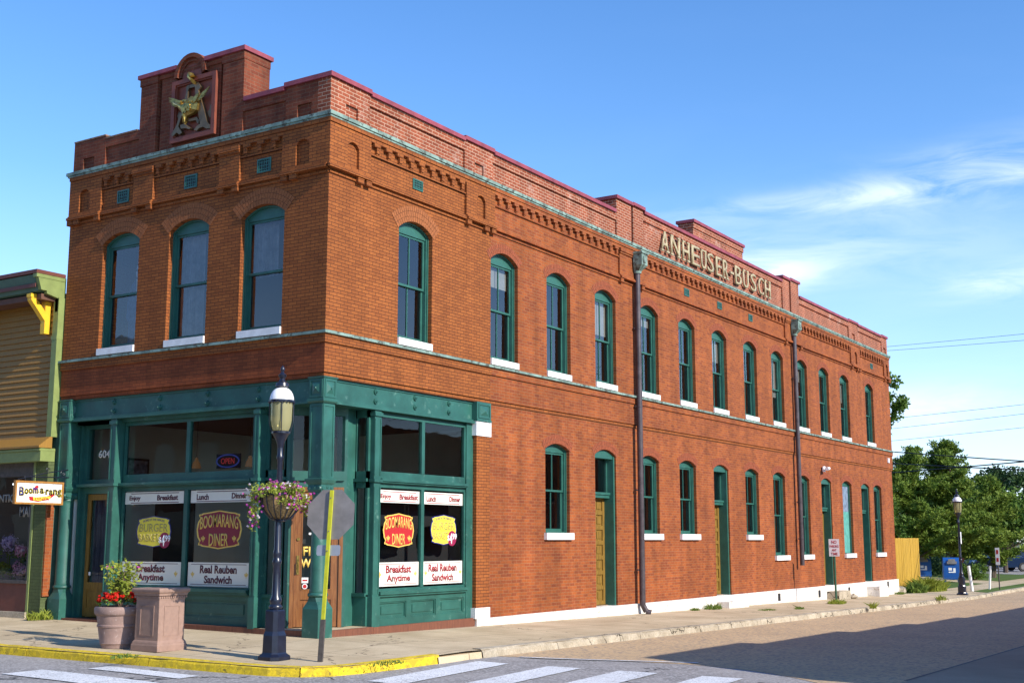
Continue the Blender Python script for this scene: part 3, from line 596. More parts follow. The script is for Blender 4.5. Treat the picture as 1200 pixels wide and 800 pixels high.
# arched hood, emblem panel
M['terra']=paint('terracotta_panel',(.19,.042,.02),rough=.6,var=.12,scale=7)
b=MB(); n=14; uc,zc=3.79,11.16
for i in range(n):
    a0=math.pi*i/n; a1=math.pi*(i+1)/n
    for r0,r1,d0,d1 in ((.30,.37,-.01,.4),(.37,.46,-.06,.42)):
        q=[(uc+r*math.cos(a),zc+r*math.sin(a)) for r,a in ((r0,a0),(r1,a0),(r1,a1),(r0,a1))]
        b.hexa([FRONT(u,d0,z) for u,z in q]+[FRONT(u,d1,z) for u,z in q])
b.fb(FRONT,3.33,3.39,-.03,.3,11.16,11.36); b.fb(FRONT,4.19,4.25,-.03,.3,11.16,11.36)
b.prism([FRONT(uc+.37*math.cos(math.pi*i/12),.02,zc+.37*math.sin(math.pi*i/12)) for i in range(13)],FRONT(0,.40,0))
b.build('arch_hood',M['parapetf'],bld)
b=MB()
for u0,u1,z0,z1 in ((3.03,4.31,11.00,11.09),(3.03,4.31,9.76,9.85),(3.03,3.13,9.85,11.0),(4.21,4.31,9.85,11.0)): b.fb(FRONT,u0,u1,-.05,.04,z0,z1)
for u0,u1,z0,z1 in ((3.13,4.21,10.97,11.0),(3.13,4.21,9.85,9.88),(3.13,3.16,9.88,10.97),(4.18,4.21,9.88,10.97)): b.fb(FRONT,u0,u1,-.02,.04,z0,z1)
b.fb(FRONT,3.13,4.21,.03,.044,9.85,11.0)
b.prism([FRONT(uc+.28*math.cos(math.pi*i/12),.012,zc-.06+.30*math.sin(math.pi*i/12)) for i in range(13)],FRONT(0,.01,0))
b.build('emblem_panel',M['terra'],bld)
EM={
'legL':[(3.881,10.909),(3.789,10.915),(3.817,10.82),(3.824,10.645),(3.882,10.48),(3.99,10.275),(4.065,10.088),(3.945,9.94),(4.019,9.908),(4.109,9.97),(4.209,9.908),(4.271,9.944),(4.183,10.047),(4.135,10.101),(4.028,10.332),(3.923,10.589),(3.868,10.805)],
'legR':[(3.634,10.896),(3.498,10.893),(3.453,10.821),(3.524,10.76),(3.445,10.569),(3.329,10.297),(3.23,10.031),(3.143,9.953),(3.138,9.878),(3.256,9.9),(3.343,9.953),(3.443,9.947),(3.524,9.9),(3.604,9.932),(3.53,10.0),(3.431,10.032),(3.536,10.387),(3.605,10.702)],
'bar':[(3.796,10.193),(3.542,10.202),(3.48,10.128),(3.482,10.041),(3.535,10.076),(3.562,10.138),(3.776,10.146)],
'claws':[(3.979,10.097),(3.859,10.104),(3.752,10.029),(3.664,9.976),(3.714,9.96),(3.819,10.004),(3.957,10.017)],
'sprigR':[(3.202,10.422),(3.164,10.34),(3.157,10.215),(3.202,10.124),(3.255,10.184),(3.294,10.278),(3.235,10.304)],
'sprigL':[(4.121,10.438),(4.065,10.364),(4.077,10.291),(4.128,10.263),(4.168,10.346)],
'wingR':[(3.789,10.638),(3.623,10.718),(3.422,10.752),(3.254,10.76),(3.185,10.721),(3.215,10.648),(3.309,10.542),(3.438,10.443),(3.52,10.409),(3.606,10.426),(3.748,10.529)],
'wingL':[(4.412,10.775),(4.247,10.775),(4.07,10.724),(3.927,10.653),(3.888,10.582),(3.938,10.541),(4.064,10.63),(4.242,10.703),(4.367,10.741)],
'head':[(3.809,11.084),(3.807,11.172),(3.771,11.195),(3.701,11.162),(3.662,11.096),(3.576,11.068),(3.643,11.049),(3.684,11.05),(3.603,10.953),(3.634,10.904),(3.706,10.969),(3.779,11.04)],
'body':[(4.221,10.635),(4.134,10.643),(3.92,10.538),(3.819,10.568),(3.67,10.652),(3.513,10.583),(3.472,10.45),(3.499,10.33),(3.597,10.275),(3.732,10.255),(3.806,10.24),(3.826,10.118),(3.895,10.126),(3.875,10.253),(3.944,10.366),(4.073,10.492),(4.182,10.577)]}
emb=empty('emblem',(0,0,0)); emb.parent=bld
def puff(b,pts,d0,d1,rise):     # a cushion-shaped relief from an outline
    c=(sum(p[0] for p in pts)/len(pts),sum(p[1] for p in pts)/len(pts)); k=len(pts)
    b.prism([FRONT(u,d0,z) for u,z in pts],FRONT(0,d1-d0,0))
    o_=[b.b.verts.new(FRONT(u,d1-.001,z)) for u,z in pts]; i_=[b.b.verts.new(FRONT(c[0]+(u-c[0])*.55,d1-rise,c[1]+(z-c[1])*.55)) for u,z in pts]; m_=b.b.verts.new(FRONT(c[0],d1-rise*1.25,c[1]))
    for i in range(k):
        j=(i+1)%k; b.b.faces.new([o_[i],o_[j],i_[j],i_[i]]); b.b.faces.new([i_[i],i_[j],m_])
b=MB()
for k,(d0,d1) in {'legL':(.03,-.055),'legR':(.03,-.052),'bar':(.03,-.045),'claws':(.03,-.08),'sprigR':(.03,-.0),'sprigL':(.03,-.001)}.items(): b.prism([FRONT(u,d0,z) for u,z in EM[k]],FRONT(0,d1-d0,0))
b.prism([FRONT(u,-.02,z) for u,z in [(3.86,10.93),(3.52,10.93),(3.56,10.86),(3.83,10.86)]],FRONT(0,-.028,0))
b.build('letter',paint('bronze_letter',(.16,.10,.05),rough=.4,var=.2,metal=.5),emb,bevel=.006)
b=MB(); puff(b,EM['body'],-.02,-.10,.05); puff(b,EM['head'],-.02,-.10,.05)
rnd=random.Random(3)
def feather(cu,cz,l,ang,wd,d):
    ca,sa=math.cos(ang),math.sin(ang)
    q=[(0,-wd),(l*.6,-wd*1.1),(l,0),(l*.6,wd*1.1),(0,wd)]
    b.prism([FRONT(cu+x*ca-y*sa,d,cz+x*sa+y*ca) for x,y in q],FRONT(0,-.018,0))
for i in range(9): feather(3.64+.012*i,10.50+.012*i,.55-.035*i,R(150+6.5*i),.022,-.06-.006*(i%3)-.004*i)     # raised wing, long primaries
for i in range(6): feather(3.66+.01*i,10.52,.30-.02*i,R(146+9*i),.024,-.10-.004*i)                                   # its coverts
for i in range(8): feather(3.96-.01*i,10.58+.004*i,.47-.03*i,R(24-7*i),.020,-.05-.006*(i%3)-.004*i)                # lowered wing
for i in range(5): feather(3.95,10.58,.24-.02*i,R(20-9*i),.022,-.095-.004*i)
for i in range(22): feather(3.56+rnd.random()*.28,10.30+rnd.random()*.26,.05,-.7+rnd.random()*2,.016,-.14-rnd.random()*.02)
for i in range(4): feather(3.86-.02*i,10.27,.19,R(-100+9*i),.018,-.06-.004*i)
b.build('eagle',M['gold'],emb,bevel=.004)
# gilded name on the parapet
LX=[(14.1,14.67),(14.74,15.43),(15.55,16.08),(16.18,16.82),(16.74+.15,17.30),(17.36,17.88),(18.0,18.50),(18.56,19.03),(19.14,19.39),(19.53,20.12),(20.21,20.72),(20.87,21.40),(21.55,22.06),(22.14,22.7)]
for ch,(a,c) in zip('ANHEUSER-BUSCH',LX):
    if ch=='-':
        b=MB(); b.fb(SIDE,a,c,-.07,-.0,10.06,10.13); b.build('letter',M['goldl'],bld); continue
    o=text('letter',ch,SIDE,(a+c)/2,10.11,-.01,.60,(c-a)*.88,M['goldl'],bld,ext=.05,offset=-.004)
    b=MB(); sf=[]
    if ch in 'ANHR': sf+= [(a+.02,a+.2,9.815,9.86),(c-.2,c-.02,9.815,9.86)]
    if ch in 'HNU': sf+=[(a+.02,a+.2,10.36,10.405)]+([(c-.2,c-.02,10.36,10.405)])
    b.b.free()
    for q in sf:
        b=MB(); b.fb(SIDE,q[0],q[1],-.063,-.012,q[2],q[3]); b.build('serif',M['goldl'],o)
# vents
def vent(f,u,z,w_,h_):
    o=f(u,0,z); b=MB(); 
    for a,c,e,g in ((u-w_/2,u+w_/2,z+h_/2-.03,z+h_/2),(u-w_/2,u+w_/2,z-h_/2,z-h_/2+.03),(u-w_/2,u-w_/2+.03,z-h_/2+.03,z+h_/2-.03),(u+w_/2-.03,u+w_/2,z-h_/2+.03,z+h_/2-.03)): b.fb(f,a,c,-.02,.02,e,g)
    for i in range(1,6): b.fb(f,u-w_/2+i*w_/6-.008,u-w_/2+i*w_/6+.008,-.012,-.004,z-h_/2+.03,z+h_/2-.03)
    for i in range(1,4): b.fb(f,u-w_/2+.03,u+w_/2-.03,-.010,-.003,z-h_/2+i*h_/4-.008,z-h_/2+i*h_/4+.008)
    v=b.build('wall_vent',M['green2'],bld); b=MB(); b.fb(f,u-w_/2+.03,u+w_/2-.03,-.002,.0005,z-h_/2+.03,z+h_/2-.03); b.build('vent_back',M['black'],v)
for u in UF: vent(FRONT,u,8.87,.36,.28)
for u in (2.73,15.87,18.3,20.85,34.3): vent(SIDE,u,8.89,.34,.22)
# ---------------------------------------------------------------- arches of voussoirs
M['vouss']=paint('arch_brick_orange',(.30,.095,.026),rough=.85,var=.16,scale=16)
M['voussr']=paint('arch_brick_red',(.255,.060,.020),rough=.85,var=.22,scale=14)
M['mort']=paint('joint_mortar',(.26,.12,.07),rough=.95,var=.1)
M['mortp']=paint('dark_joint_mortar',(.06,.02,.01),rough=.95,var=.1)
def arch(f,uc,w_,zs,za,d,rows,mats,parent):
    a=w_/2; h=za-zs; r=(a*a+h*h)/(2*h); zc=za-r; t0=math.asin(a/r)+.05
    b=MB(); mb=MB(); rnd=random.Random(int(uc*100))
    for k in range(rows):
        r0=r+.004+k*.108; r1=r0+.101; n=int(2*t0*(r0+r1)/2/.071)
        for i in range(n):
            b0=-t0+2*t0*i/n+.0045/r0; b1=-t0+2*t0*(i+1)/n-.0045/r0; pr_=-.007-rnd.random()*.003
            q=[(uc+rr*math.sin(t),zc+rr*math.cos(t)) for rr,t in ((r0,b0),(r0,b1),(r1,b1),(r1,b0))]
            b.hexa([f(u,d+pr_,z) for u,z in q]+[f(u,d+.01,z) for u,z in q])
    n=16
    for i in range(n):
        b0=-t0+2*t0*i/n; b1=-t0+2*t0*(i+1)/n
        q=[(uc+rr*math.sin(t),zc+rr*math.cos(t)) for rr,t in ((r+.002,b0),(r+.002,b1),(r+rows*.108,b1),(r+rows*.108,b0))]
        mb.face([f(u,d-.003,z) for u,z in q])
    og=f(uc,d,zs); o=b.build('brick_arch',mats[0],parent,origin=og); m_=mb.build('mortar',mats[1],o,origin=og); m_.location=(0,0,0)
    return o
def window(f,uc,w_,zb,zs,za,parent,two=True,d=.07,zm=None,sillw=None,silld=-.04,sillh=.14,wall_d=0,boarded=False):
    og=f(uc,0,zb); u0=uc-w_/2; u1=uc+w_/2; zh=zs-.0
    if zm is None: zm=zb+(zh-zb)*.505
    b=MB()
    for a,c in ((u0,u0+.06),(u1-.06,u1)): b.fb(f,a,c,d,d+.14,zb,zs)
    for a,c in ((u0+.002,u0+.03),(u1-.03,u1-.002)): b.fb(f,a,c,d-.025,d,zb,zs)      # brick mould
    b.fb(f,u0+.06,u1-.06,d+.01,d+.14,zb,zb+.03)
    pts=arcpts(uc,w_-.004,zs,za-.002,12)
    b.prism([f(u,d+.02,z) for u,z in pts]+[f(u1-.002,d+.02,zh-.06),f(u0+.002,d+.02,zh-.06)],f(0,.10,0)-f(0,0,0))
    for i in range(len(pts)-1):
        (a,z0),(c,z1)=pts[i],pts[i+1]
        s_=lambda u,z:(uc+(u-uc)*.90,zs+(z-zs)*.82)
        q=[(a,z0),(c,z1),s_(c,z1),s_(a,z0)]
        b.hexa([f(u,d-.025,z) for u,z in q]+[f(u,d+.021,z) for u,z in q])
    wn=b.build('window',M['green2'],parent,origin=og,bevel=0)
    def sub(b,name,mt): 
        o=b.build(name,mt,wn,origin=og); o.location=(0,0,0); return o
    zt=zh-.06; a0=u0+.06; a1=u1-.06
    if boarded:
        b=MB(); n=6
        for i in range(n): b.fb(f,a0+(a1-a0)*i/n+.003,a0+(a1-a0)*(i+1)/n-.003,d+.03,d+.06,zb+.03,zb+(zt-zb)*.62)
        sub(b,'board',M['teal'])
        b=MB(); b.fb(f,a0,a1,d+.035,d+.055,zb+(zt-zb)*.62,zt); sub(b,'sash',paint('bluish_pane_paint',(.16,.22,.30),rough=.6,var=.25))  # bluish upper pane, drawn as a flat painted sheet
    else:
        for nm,z0,z1,dd,bot in (('sash',zm-.02,zt,d+.045,.045),('sash',zb+.03,zm+.025,d+.082,.07)):
            b=MB(); b.fb(f,a0,a0+.05,dd,dd+.035,z0,z1); b.fb(f,a1-.05,a1,dd,dd+.035,z0,z1)
            b.fb(f,a0+.05,a1-.05,dd,dd+.035,z1-.045,z1); b.fb(f,a0+.05,a1-.05,dd,dd+.035,z0,z0+bot)
            if two: b.fb(f,uc-.013,uc+.013,dd+.002,dd+.033,z0+bot,z1-.045)
            sub(b,nm,M['green2'])
        b=MB()
        gface(b,f,[(a0+.04,d+.062,zm),(a1-.04,d+.062,zm),(a1-.04,d+.062,zt-.02),(a0+.04,d+.062,zt-.02)])
        gface(b,f,[(a0+.04,d+.10,zb+.05),(a1-.04,d+.10,zb+.05),(a1-.04,d+.10,zm),(a0+.04,d+.10,zm)])
        sub(b,'glass_pane',M['glass'])
    if sillw is None: sillw=w_
    b=MB(); b.fb(f,uc-sillw/2+.002,uc+sillw/2-.002,silld,d+.02,zb-sillh+.002,zb); 
    o=b.build('sill',M['whitep'],wn,origin=og,bevel=.006); o.location=(0,0,0)
    return wn
# upper windows
w0=window(SIDE,UX[0],1.13,5.65,7.89,8.09,bld,d=.12); a0_=arch(SIDE,UX[0],1.13,7.89,8.09,0,3,(M['vouss'],M['mortp']),bld)
a1_=arch(SIDE,UX[1],1.13,7.89,8.09,0,2,(M['voussr'],M['mort']),bld)
for x in UX[1:]:
    copy_tree(w0,bld,(x,0,5.65))
    if x!=UX[1]: copy_tree(a1_,bld,(x,0,7.89))
wf=window(FRONT,UF[0],1.13,5.65,7.89,8.09,bld,two=False,d=.12); af=arch(FRONT,UF[0],1.13,7.89,8.09,0,3,(M['vouss'],M['mortp']),bld)
for y in UF[1:]: copy_tree(wf,bld,(0,y,5.65)); copy_tree(af,bld,(0,y,7.89))
# drapes behind two of the front windows
M['drape']=paint('pale_drape',(.30,.30,.33),rough=.9,var=.2,scale=5)
for y0,y1,zb,zt in ((3.55,4.15,5.7,7.8),(1.55,2.15,6.75,7.8)):
    b=MB(); prev=None
    for i in range(41):
        y=y0+(y1-y0)*i/40; x=.36+.025*math.sin(i*.9)+.01*math.sin(i*2.3); q=[b.b.verts.new((x,y,zb)),b.b.verts.new((x,y+.06*math.sin(i*.2),zt))]
        if prev: b.b.faces.new([prev[0],q[0],q[1],prev[1]])
        prev=q
    b.build('drape',M['drape'],bld,smooth=True)
M['blind']=paint('roller_blind',(.30,.28,.25),rough=.9,var=.08,scale=3)
for k,h in ((1,.5),(3,.9),(4,.3),(6,.7),(8,1.3),(9,.5),(11,.8)):
    b=MB(); b.fb(SIDE,UX[k]-.5,UX[k]+.5,.265,.27,7.84-h,7.84); b.build('roller_blind',M['blind'],bld)
for i,(u,w_,zb,zs,za,k) in enumerate(GW):
    if k=='w' and i in (7,): b=MB(); b.fb(SIDE,u-.5,u+.5,.33,.335,3.7-(.4 if i==2 else .9),3.7); b.build('roller_blind',M['blind'],bld)
# ground-floor openings
wA=None;wB=None;aG=None
def door(u,w_,wood,half):
    og=SIDE(u,0,.08); u0=u-w_/2;u1=u+w_/2; zs=3.82; za=3.96; d=.10
    b=MB()
    for a,c in ((u0,u0+.07),(u1-.07,u1)): b.fb(SIDE,a,c,d,d+.36,.08,zs)
    b.fb(SIDE,u0+.07,u1-.07,d+.12,d+.34,2.76,2.90); b.fb(SIDE,u0+.07,u1-.07,d+.09,d+.12,2.84,2.90)
    pts=arcpts(u,w_-.004,zs,za-.002,12)
    b.prism([SIDE(a,d+.02,z) for a,z in pts]+[SIDE(u1-.002,d+.02,zs-.07),SIDE(u0+.002,d+.02,zs-.07)],(0,.30,0))
    for a,c in ((u0+.07,u0+.11),(u1-.11,u1-.07)): b.fb(SIDE,a,c,d+.18,d+.26,2.90,zs-.07)
    fr=b.build('door_frame',M['green2'],bld,origin=og)
    b=MB(); gface(b,SIDE,[(u0+.1,d+.22,2.88),(u1-.1,d+.22,2.88),(u1-.1,d+.22,zs-.05),(u0+.1,d+.22,zs-.05)]); o=b.build('glass_pane',M['glass'],fr,origin=og); o.location=(0,0,0)
    b=MB(); dd=d+.27; a0=u0+.07;a1=u1-.07
    b.fb(SIDE,a0,a1,dd+.03,dd+.05,.10,2.76)
    for a,c in ((a0,a0+.11),(u-.05,u+.05),(a1-.11,a1)): b.fb(SIDE,a,c,dd,dd+.03,.10,2.76)
    nr=8
    for i in range(nr):
        z=.10+(2.66-.05)*i/(nr-1)
        for a,c in ((a0+.11,u-.05),(u+.05,a1-.11)):
            b.fb(SIDE,a,c,dd,dd+.03,z,z+.10)
            if i<nr-1: b.fb(SIDE,a+.05,c-.05,dd+.012,dd+.03,z+.15,z+(2.61/(nr-1))-.05)
    dr=b.build('door',wood,bld,origin=og,bevel=.004)
    b=MB(); b.cyl(SIDE(a0+.06,dd-.05,1.05),SIDE(a0+.06,dd,1.05),.018); b.ball(SIDE(a0+.06,dd-.06,1.05),.03); o=b.build('door_knob',M['gold'],dr,origin=og); o.location=(0,0,0)
for i,(u,w_,zb,zs,za,k) in enumerate(GW):
    a=arch(SIDE,u,w_,zs,za,.055,2,(M['voussr'],M['mort']),bld)
    if k=='w': window(SIDE,u,w_,zb,zs,za,bld,two=True,d=.165,sillw=1.27,silld=-.03,sillh=.16)
    elif k=='b': window(SIDE,u,w_,zb,zs,za,bld,two=True,d=.165,sillw=1.27,silld=-.03,sillh=.16,boarded=True)
    else: door(u,w_,M['woody'] if u<20 else (M['woody'] if u<30 else M['green2']),0)
# door steps
for i,(u,zt,w_,p) in enumerate(((18.25,-.08,1.5,.40),(28.1,-.12,1.35,.45),(32.9,-.10,1.2,.5))):
    b=MB(); b.fb(SIDE,u-w_/2,u+w_/2,-p,-.03,H(u,-.3)-.1,zt); b.build('door_step',M['stone'] if i!=1 else M['kerb'],bld,bevel=.02)
# interior surfaces seen through the glass
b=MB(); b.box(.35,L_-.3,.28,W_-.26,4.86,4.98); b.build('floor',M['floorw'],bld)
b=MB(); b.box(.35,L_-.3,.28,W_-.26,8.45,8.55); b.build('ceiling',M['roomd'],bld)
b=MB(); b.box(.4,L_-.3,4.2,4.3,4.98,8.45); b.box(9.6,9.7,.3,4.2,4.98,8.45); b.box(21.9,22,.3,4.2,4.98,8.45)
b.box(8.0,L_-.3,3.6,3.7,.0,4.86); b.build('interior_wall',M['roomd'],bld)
b=MB(); b.box(.3,7.0,W_-.28,W_-.26,.1,4.3); b.build('interior_wall',M['room'],bld)
b=MB(); b.box(6.9,7.0,.3,W_-.3,.1,4.3); b.build('interior_wall',M['room'],bld)
b=MB(); b.box(1.9,4.7,.55,.58,.5,2.75); b.build('dark_backing',M['black'],bld); b=MB(); b.box(.75,.78,4.0,5.15,.5,2.7); b.build('dark_backing',M['black'],bld)  # black sheets added behind the glass so the panes look dark
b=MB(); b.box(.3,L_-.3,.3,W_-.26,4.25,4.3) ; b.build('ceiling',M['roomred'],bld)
b=MB(); b.box(.3,L_-.3,.3,W_-.26,-.02,.09); b.build('floor',M['floorw'],bld)
# ---------------------------------------------------------------- cast-iron shop front
def sqloft(b,cx,cy,prof):     # square rings (half, z) with optional chamfer (half, z, ch)
    rings=[]
    for p in prof:
        h=p[0]; z=p[1]; c=p[2] if len(p)>2 else 0.004
        pts=[(-h+c,-h),(h-c,-h),(h,-h+c),(h,h-c),(h-c,h),(-h+c,h),(-h,h-c),(-h,-h+c)]
        rings.append([b.b.verts.new((cx+x,cy+y,z)) for x,y in pts])
    for k in range(len(rings)-1):
        for i in range(8): b.b.faces.new([rings[k][i],rings[k][(i+1)%8],rings[k+1][(i+1)%8],rings[k+1][i]])
    b.b.faces.new(rings[0][::-1]); b.b.faces.new(rings[-1])
def column(cx,cy,z0):
    b=MB(); sqloft(b,cx,cy,[(.19,z0-.05),(.19,.50,.006),(.165,.57,.02),(.15,.63,.05),(.15,.70,.075)]); pl=b; b=MB()
    sqloft(b,cx,cy,[(.155,2.77),(.155,4.16)])
    for s in (-1,1):   # raised borders of the upper shaft
        for e0,e1 in ((-.155,-.115),(.115,.155)):
            b.box(cx+e0,cx+e1,cy+s*.155,cy+s*.168,2.83,4.12); b.box(cx+s*.155,cx+s*.168,cy+e0,cy+e1,2.83,4.12)
        for z1,z2 in ((2.80,2.84),(4.10,4.14)):
            b.box(cx-.153,cx+.153,cy+s*.155,cy+s*.167,z1,z2); b.box(cx+s*.155,cx+s*.167,cy-.153,cy+.153,z1,z2)
    c=b.build('column',M['green'],bld,bevel=.004); pl.build('plinth',M['green'],c,bevel=.004)
    b=MB(); b.lathe(cx,cy,[(.15,.70),(.175,.715),(.185,.74),(.175,.77),(.155,.785),(.158,.80),(.150,.84),(.140,2.45),(.142,2.50),(.155,2.52),(.15,2.55)],28); b.build('shaft',M['green'],c,smooth=True)
    b=MB(); sqloft(b,cx,cy,[(.150,2.55),(.165,2.60),(.155,2.68),(.185,2.72),(.205,2.77),(.205,2.79),(.175,2.80)])
    for s in (-1,1):
        for e in (-1,1):
            b.cyl((cx+e*.12,cy+s*.16,2.62),(cx+e*.12,cy+s*.185,2.62),.045,.03,10); b.cyl((cx+s*.16,cy+e*.12,2.62),(cx+s*.185,cy+e*.12,2.62),.045,.03,10)
        b.cyl((cx,cy+s*.155,2.64),(cx,cy+s*.18,2.64),.04,.02,8); b.cyl((cx+s*.155,cy,2.64),(cx+s*.18,cy,2.64),.04,.02,8)
    b.build('capital',M['green'],c,bevel=.003)
    b=MB(); sqloft(b,cx,cy,[(.18,4.16),(.205,4.19),(.205,4.23),(.18,4.24),(.18,4.60),(.20,4.62),(.20,4.637)])
    for s in (-1,1):
        for ax in (0,1):
            def P(u,d,z): return (cx+u,cy+s*d,z) if ax==0 else (cx+s*d,cy+u,z)
            for a,e,z1,z2 in ((-.15,.15,4.56,4.59),(-.15,.15,4.26,4.29),(-.15,-.12,4.29,4.56),(.12,.15,4.29,4.56)):
                p=P(a,.18,z1); q=P(e,.192,z2); b.box(p[0],q[0],p[1],q[1],z1,z2)
            base=[P(-.10,.181,4.325),P(.10,.181,4.325),P(.10,.181,4.525),P(-.10,.181,4.525)]; vb=[b.b.verts.new(p) for p in base]; t=b.b.verts.new(P(0,.215,4.425))
            for i in range(4): b.b.faces.new([vb[i],vb[(i+1)%4],t])
            if True:
                p=P(0,.20,4.425); q=P(0,.225,4.425); b.cyl(p,q,.03,.018,8)
    b.build('block',M['green'],c,bevel=.003)
    return c
column(.155,.155,-.02); column(.165,7.20,.06)
# frieze with rosettes
b=MB(); b.fb(SIDE,.34,4.90,.11,.20,4.2,4.637); b.fb(FRONT,.34,7.02,.11,.20,4.2,4.637)
b.fb(SIDE,.345,4.90,.055,.21,4.205,4.245); b.fb(SIDE,.35,4.90,.02,.22,4.165,4.205); b.fb(FRONT,.345,7.02,.055,.21,4.205,4.245); b.fb(FRONT,.35,7.02,.02,.22,4.165,4.205)
b.fb(SIDE,.345,4.90,.09,.11,4.59,4.637); b.fb(FRONT,.345,7.02,.09,.11,4.59,4.637)
fz=b.build('frieze',M['green'],bld,bevel=.004)
b=MB(); b.fb(SIDE,4.90,5.44,-.03,.3,4.22,4.637); b.fb(SIDE,4.89,5.45,-.045,.3,4.22,4.26)
for z1,z2,u1,u2 in ((4.57,4.60,4.96,5.40),(4.29,4.32,4.96,5.40),(4.32,4.57,4.96,4.99),(4.32,4.57,5.37,5.40)): b.fb(SIDE,u1,u2,-.045,-.03,z1,z2)
vb=[b.b.verts.new(SIDE(u,-.031,z)) for u,z in ((5.03,4.35),(5.33,4.35),(5.33,4.54),(5.03,4.54))]; t=b.b.verts.new(SIDE(5.18,-.07,4.445))
for i in range(4): b.b.faces.new([vb[i],vb[(i+1)%4],t])
b.build('end_block',M['green'],bld,bevel=.004)
def rosette(f,u,z):
    b=MB(); b.cyl(f(u,.11,z),f(u,.08,z),.058,.052,16); b.cyl(f(u,.08,z),f(u,.06,z),.034,.028,12); b.cyl(f(u,.06,z),f(u,.046,z),.014,.008,8)
    b.build('rosette',M['green'],fz,smooth=True)
for u in (1.62,2.88,4.05):
    for z in (4.52,4.335): rosette(SIDE,u,z)
for u in (1.72,3.08,4.42,5.80):
    for z in (4.52,4.335): rosette(FRONT,u,z)
b=MB(); b.fb(FRONT,1.56,7.02,.16,.34,4.10,4.17); b.fb(SIDE,1.56,4.94,.16,.24,4.10,4.17); b.box(.16,1.56,.16,1.56,4.17,4.2); b.build('soffit',M['green'],bld)
# bays
def bay(f,u0,u1,mull,dfr,dgl,ztop,zr0,zr1,zs0,zs1,led,npan,zbase):
    b=MB(); a=u0;c=u1
    b.fb(f,a,c,dfr,dgl+.03,ztop,4.10)                              # head rail
    b.fb(f,a,c,dfr,dgl+.03,zr0,zr1); b.fb(f,a-.0,c,led,dfr,zr0+.12,zr0+.17); b.fb(f,a,c,led+.03,dfr,zr0+.09,zr0+.12)
    b.fb(f,mull-.05,mull+.05,dfr-.012,dgl+.03,zr1,ztop); b.fb(f,mull-.05,mull+.05,dfr-.012,dgl+.03,zs1,zr0)
    b.fb(f,a,c,dfr,dgl+.03,zs0,zs1); b.fb(f,a,c,led,dfr,zs0+.04,zs0+.10); b.fb(f,a,c,led+.03,dfr,zs0-.0,zs0+.04)
    for e0,e1 in ((a,a+.05),(c-.05,c)):
        b.fb(f,e0,e1,dfr-.006,dgl+.03,zr1,ztop); b.fb(f,e0,e1,dfr-.006,dgl+.03,zs1,zr0)
    # bulkhead: board with framed panels
    b.fb(f,a,c,dfr+.02,dgl+.03,zbase,zs0); h0=zbase; 
    b.fb(f,a,c,dfr-.02,dfr+.02,h0,h0+.13); b.fb(f,a,c,dfr-.02,dfr+.02,zs0-.10,zs0-.0)
    seg=(c-a)/npan
    for i in range(npan+1):
        e=a+seg*i; b.fb(f,max(a,e-.07),min(c,e+.07),dfr-.02,dfr+.02,h0+.13,zs0-.10)
    for i in range(npan):
        e0=a+seg*i+.07; e1=a+seg*(i+1)-.07; q0=h0+.13; q1=zs0-.10
        for r_ in ((e0,e1,q0,q0+.025),(e0,e1,q1-.025,q1),(e0,e0+.025,q0+.025,q1-.025),(e1-.025,e1,q0+.025,q1-.025)): b.fb(f,r_[0],r_[1],dfr-.004,dfr+.02,r_[2],r_[3])
        b.fb(f,e0+.09,e1-.09,dfr+.005,dfr+.02,q0+.08,q1-.08)
    o=b.build('display_window',M['green'],bld,bevel=.004)
    b=MB()
    for z0,z1 in ((zr1,ztop),(zs1,zr0)):
        for p,q in ((a+.04,mull-.04),(mull+.04,c-.04)): gface(b,f,[(p,dgl,z0-.01),(q,dgl,z0-.01),(q,dgl,z1+.01),(p,dgl,z1+.01)])
    b.build('glass_pane',M['gshop'],o)
    return o
bayF=bay(FRONT,1.90,5.57,3.70,.25,.285,4.02,2.68,3.02,.69,.82,.13,2,.12)
bayS=bay(SIDE,1.78,4.70,3.195,.13,.165,4.06,2.70,3.01,.64,.79,.03,3,.10)
b=MB(); b.fb(SIDE,4.70,4.94,.10,.25,.1,4.17); b.build('stile',M['green'],bld); b=MB(); b.fb(FRONT,1.70,1.90,.245,.33,.12,4.17); b.build('stile',M['green'],bld)
# posts: D (side), B and C (front)
def post(u0,u1,f,d0,d1):
    b=MB()
    b.fb(f,u0,u1,d0,d1,.12,4.16); b.fb(f,u0-.03,u1+.03,d0-.04,d1,2.79,2.85); b.fb(f,u0-.015,u1+.015,d0-.02,d1,.10,.66); b.fb(f,u0-.02,u1+.02,d0-.03,d1,4.05,4.12)
    for e0,e1 in ((u0+.004,u0+.03),(u1-.03,u1-.004)): b.fb(f,e0,e1,d0-.012,d0,.70,2.70); b.fb(f,e0,e1,d0-.012,d0,2.92,4.0)
    b.build('post',M['green'],bld,bevel=.004)
post(1.56,1.76,SIDE,.06,.28); post(1.60,1.72,FRONT,.05,.30); post(5.60,5.78,FRONT,.05,.34)
b=MB(); b.fb(SIDE,1.585,4.94,.03,.3,-.14,.10); b.fb(FRONT,1.585,7.0,.04,.36,-.08,.12); 
b.prism([(.035,1.584,-.12),(.035,.34,-.12),(.34,.035,-.12),(1.584,.035,-.12),(1.584,1.584,-.12)],(0,0,.23)); b.build('threshold',M['basewood'],bld,bevel=.006)
b=MB(); b.face([(.06,1.3,.114),(.06,.4,.114),(.4,.06,.114),(1.5,.06,.114),(1.5,1.5,.114),(.06,1.5,.114)]); b.build('threshold_tiles',M['concrete'],bld)
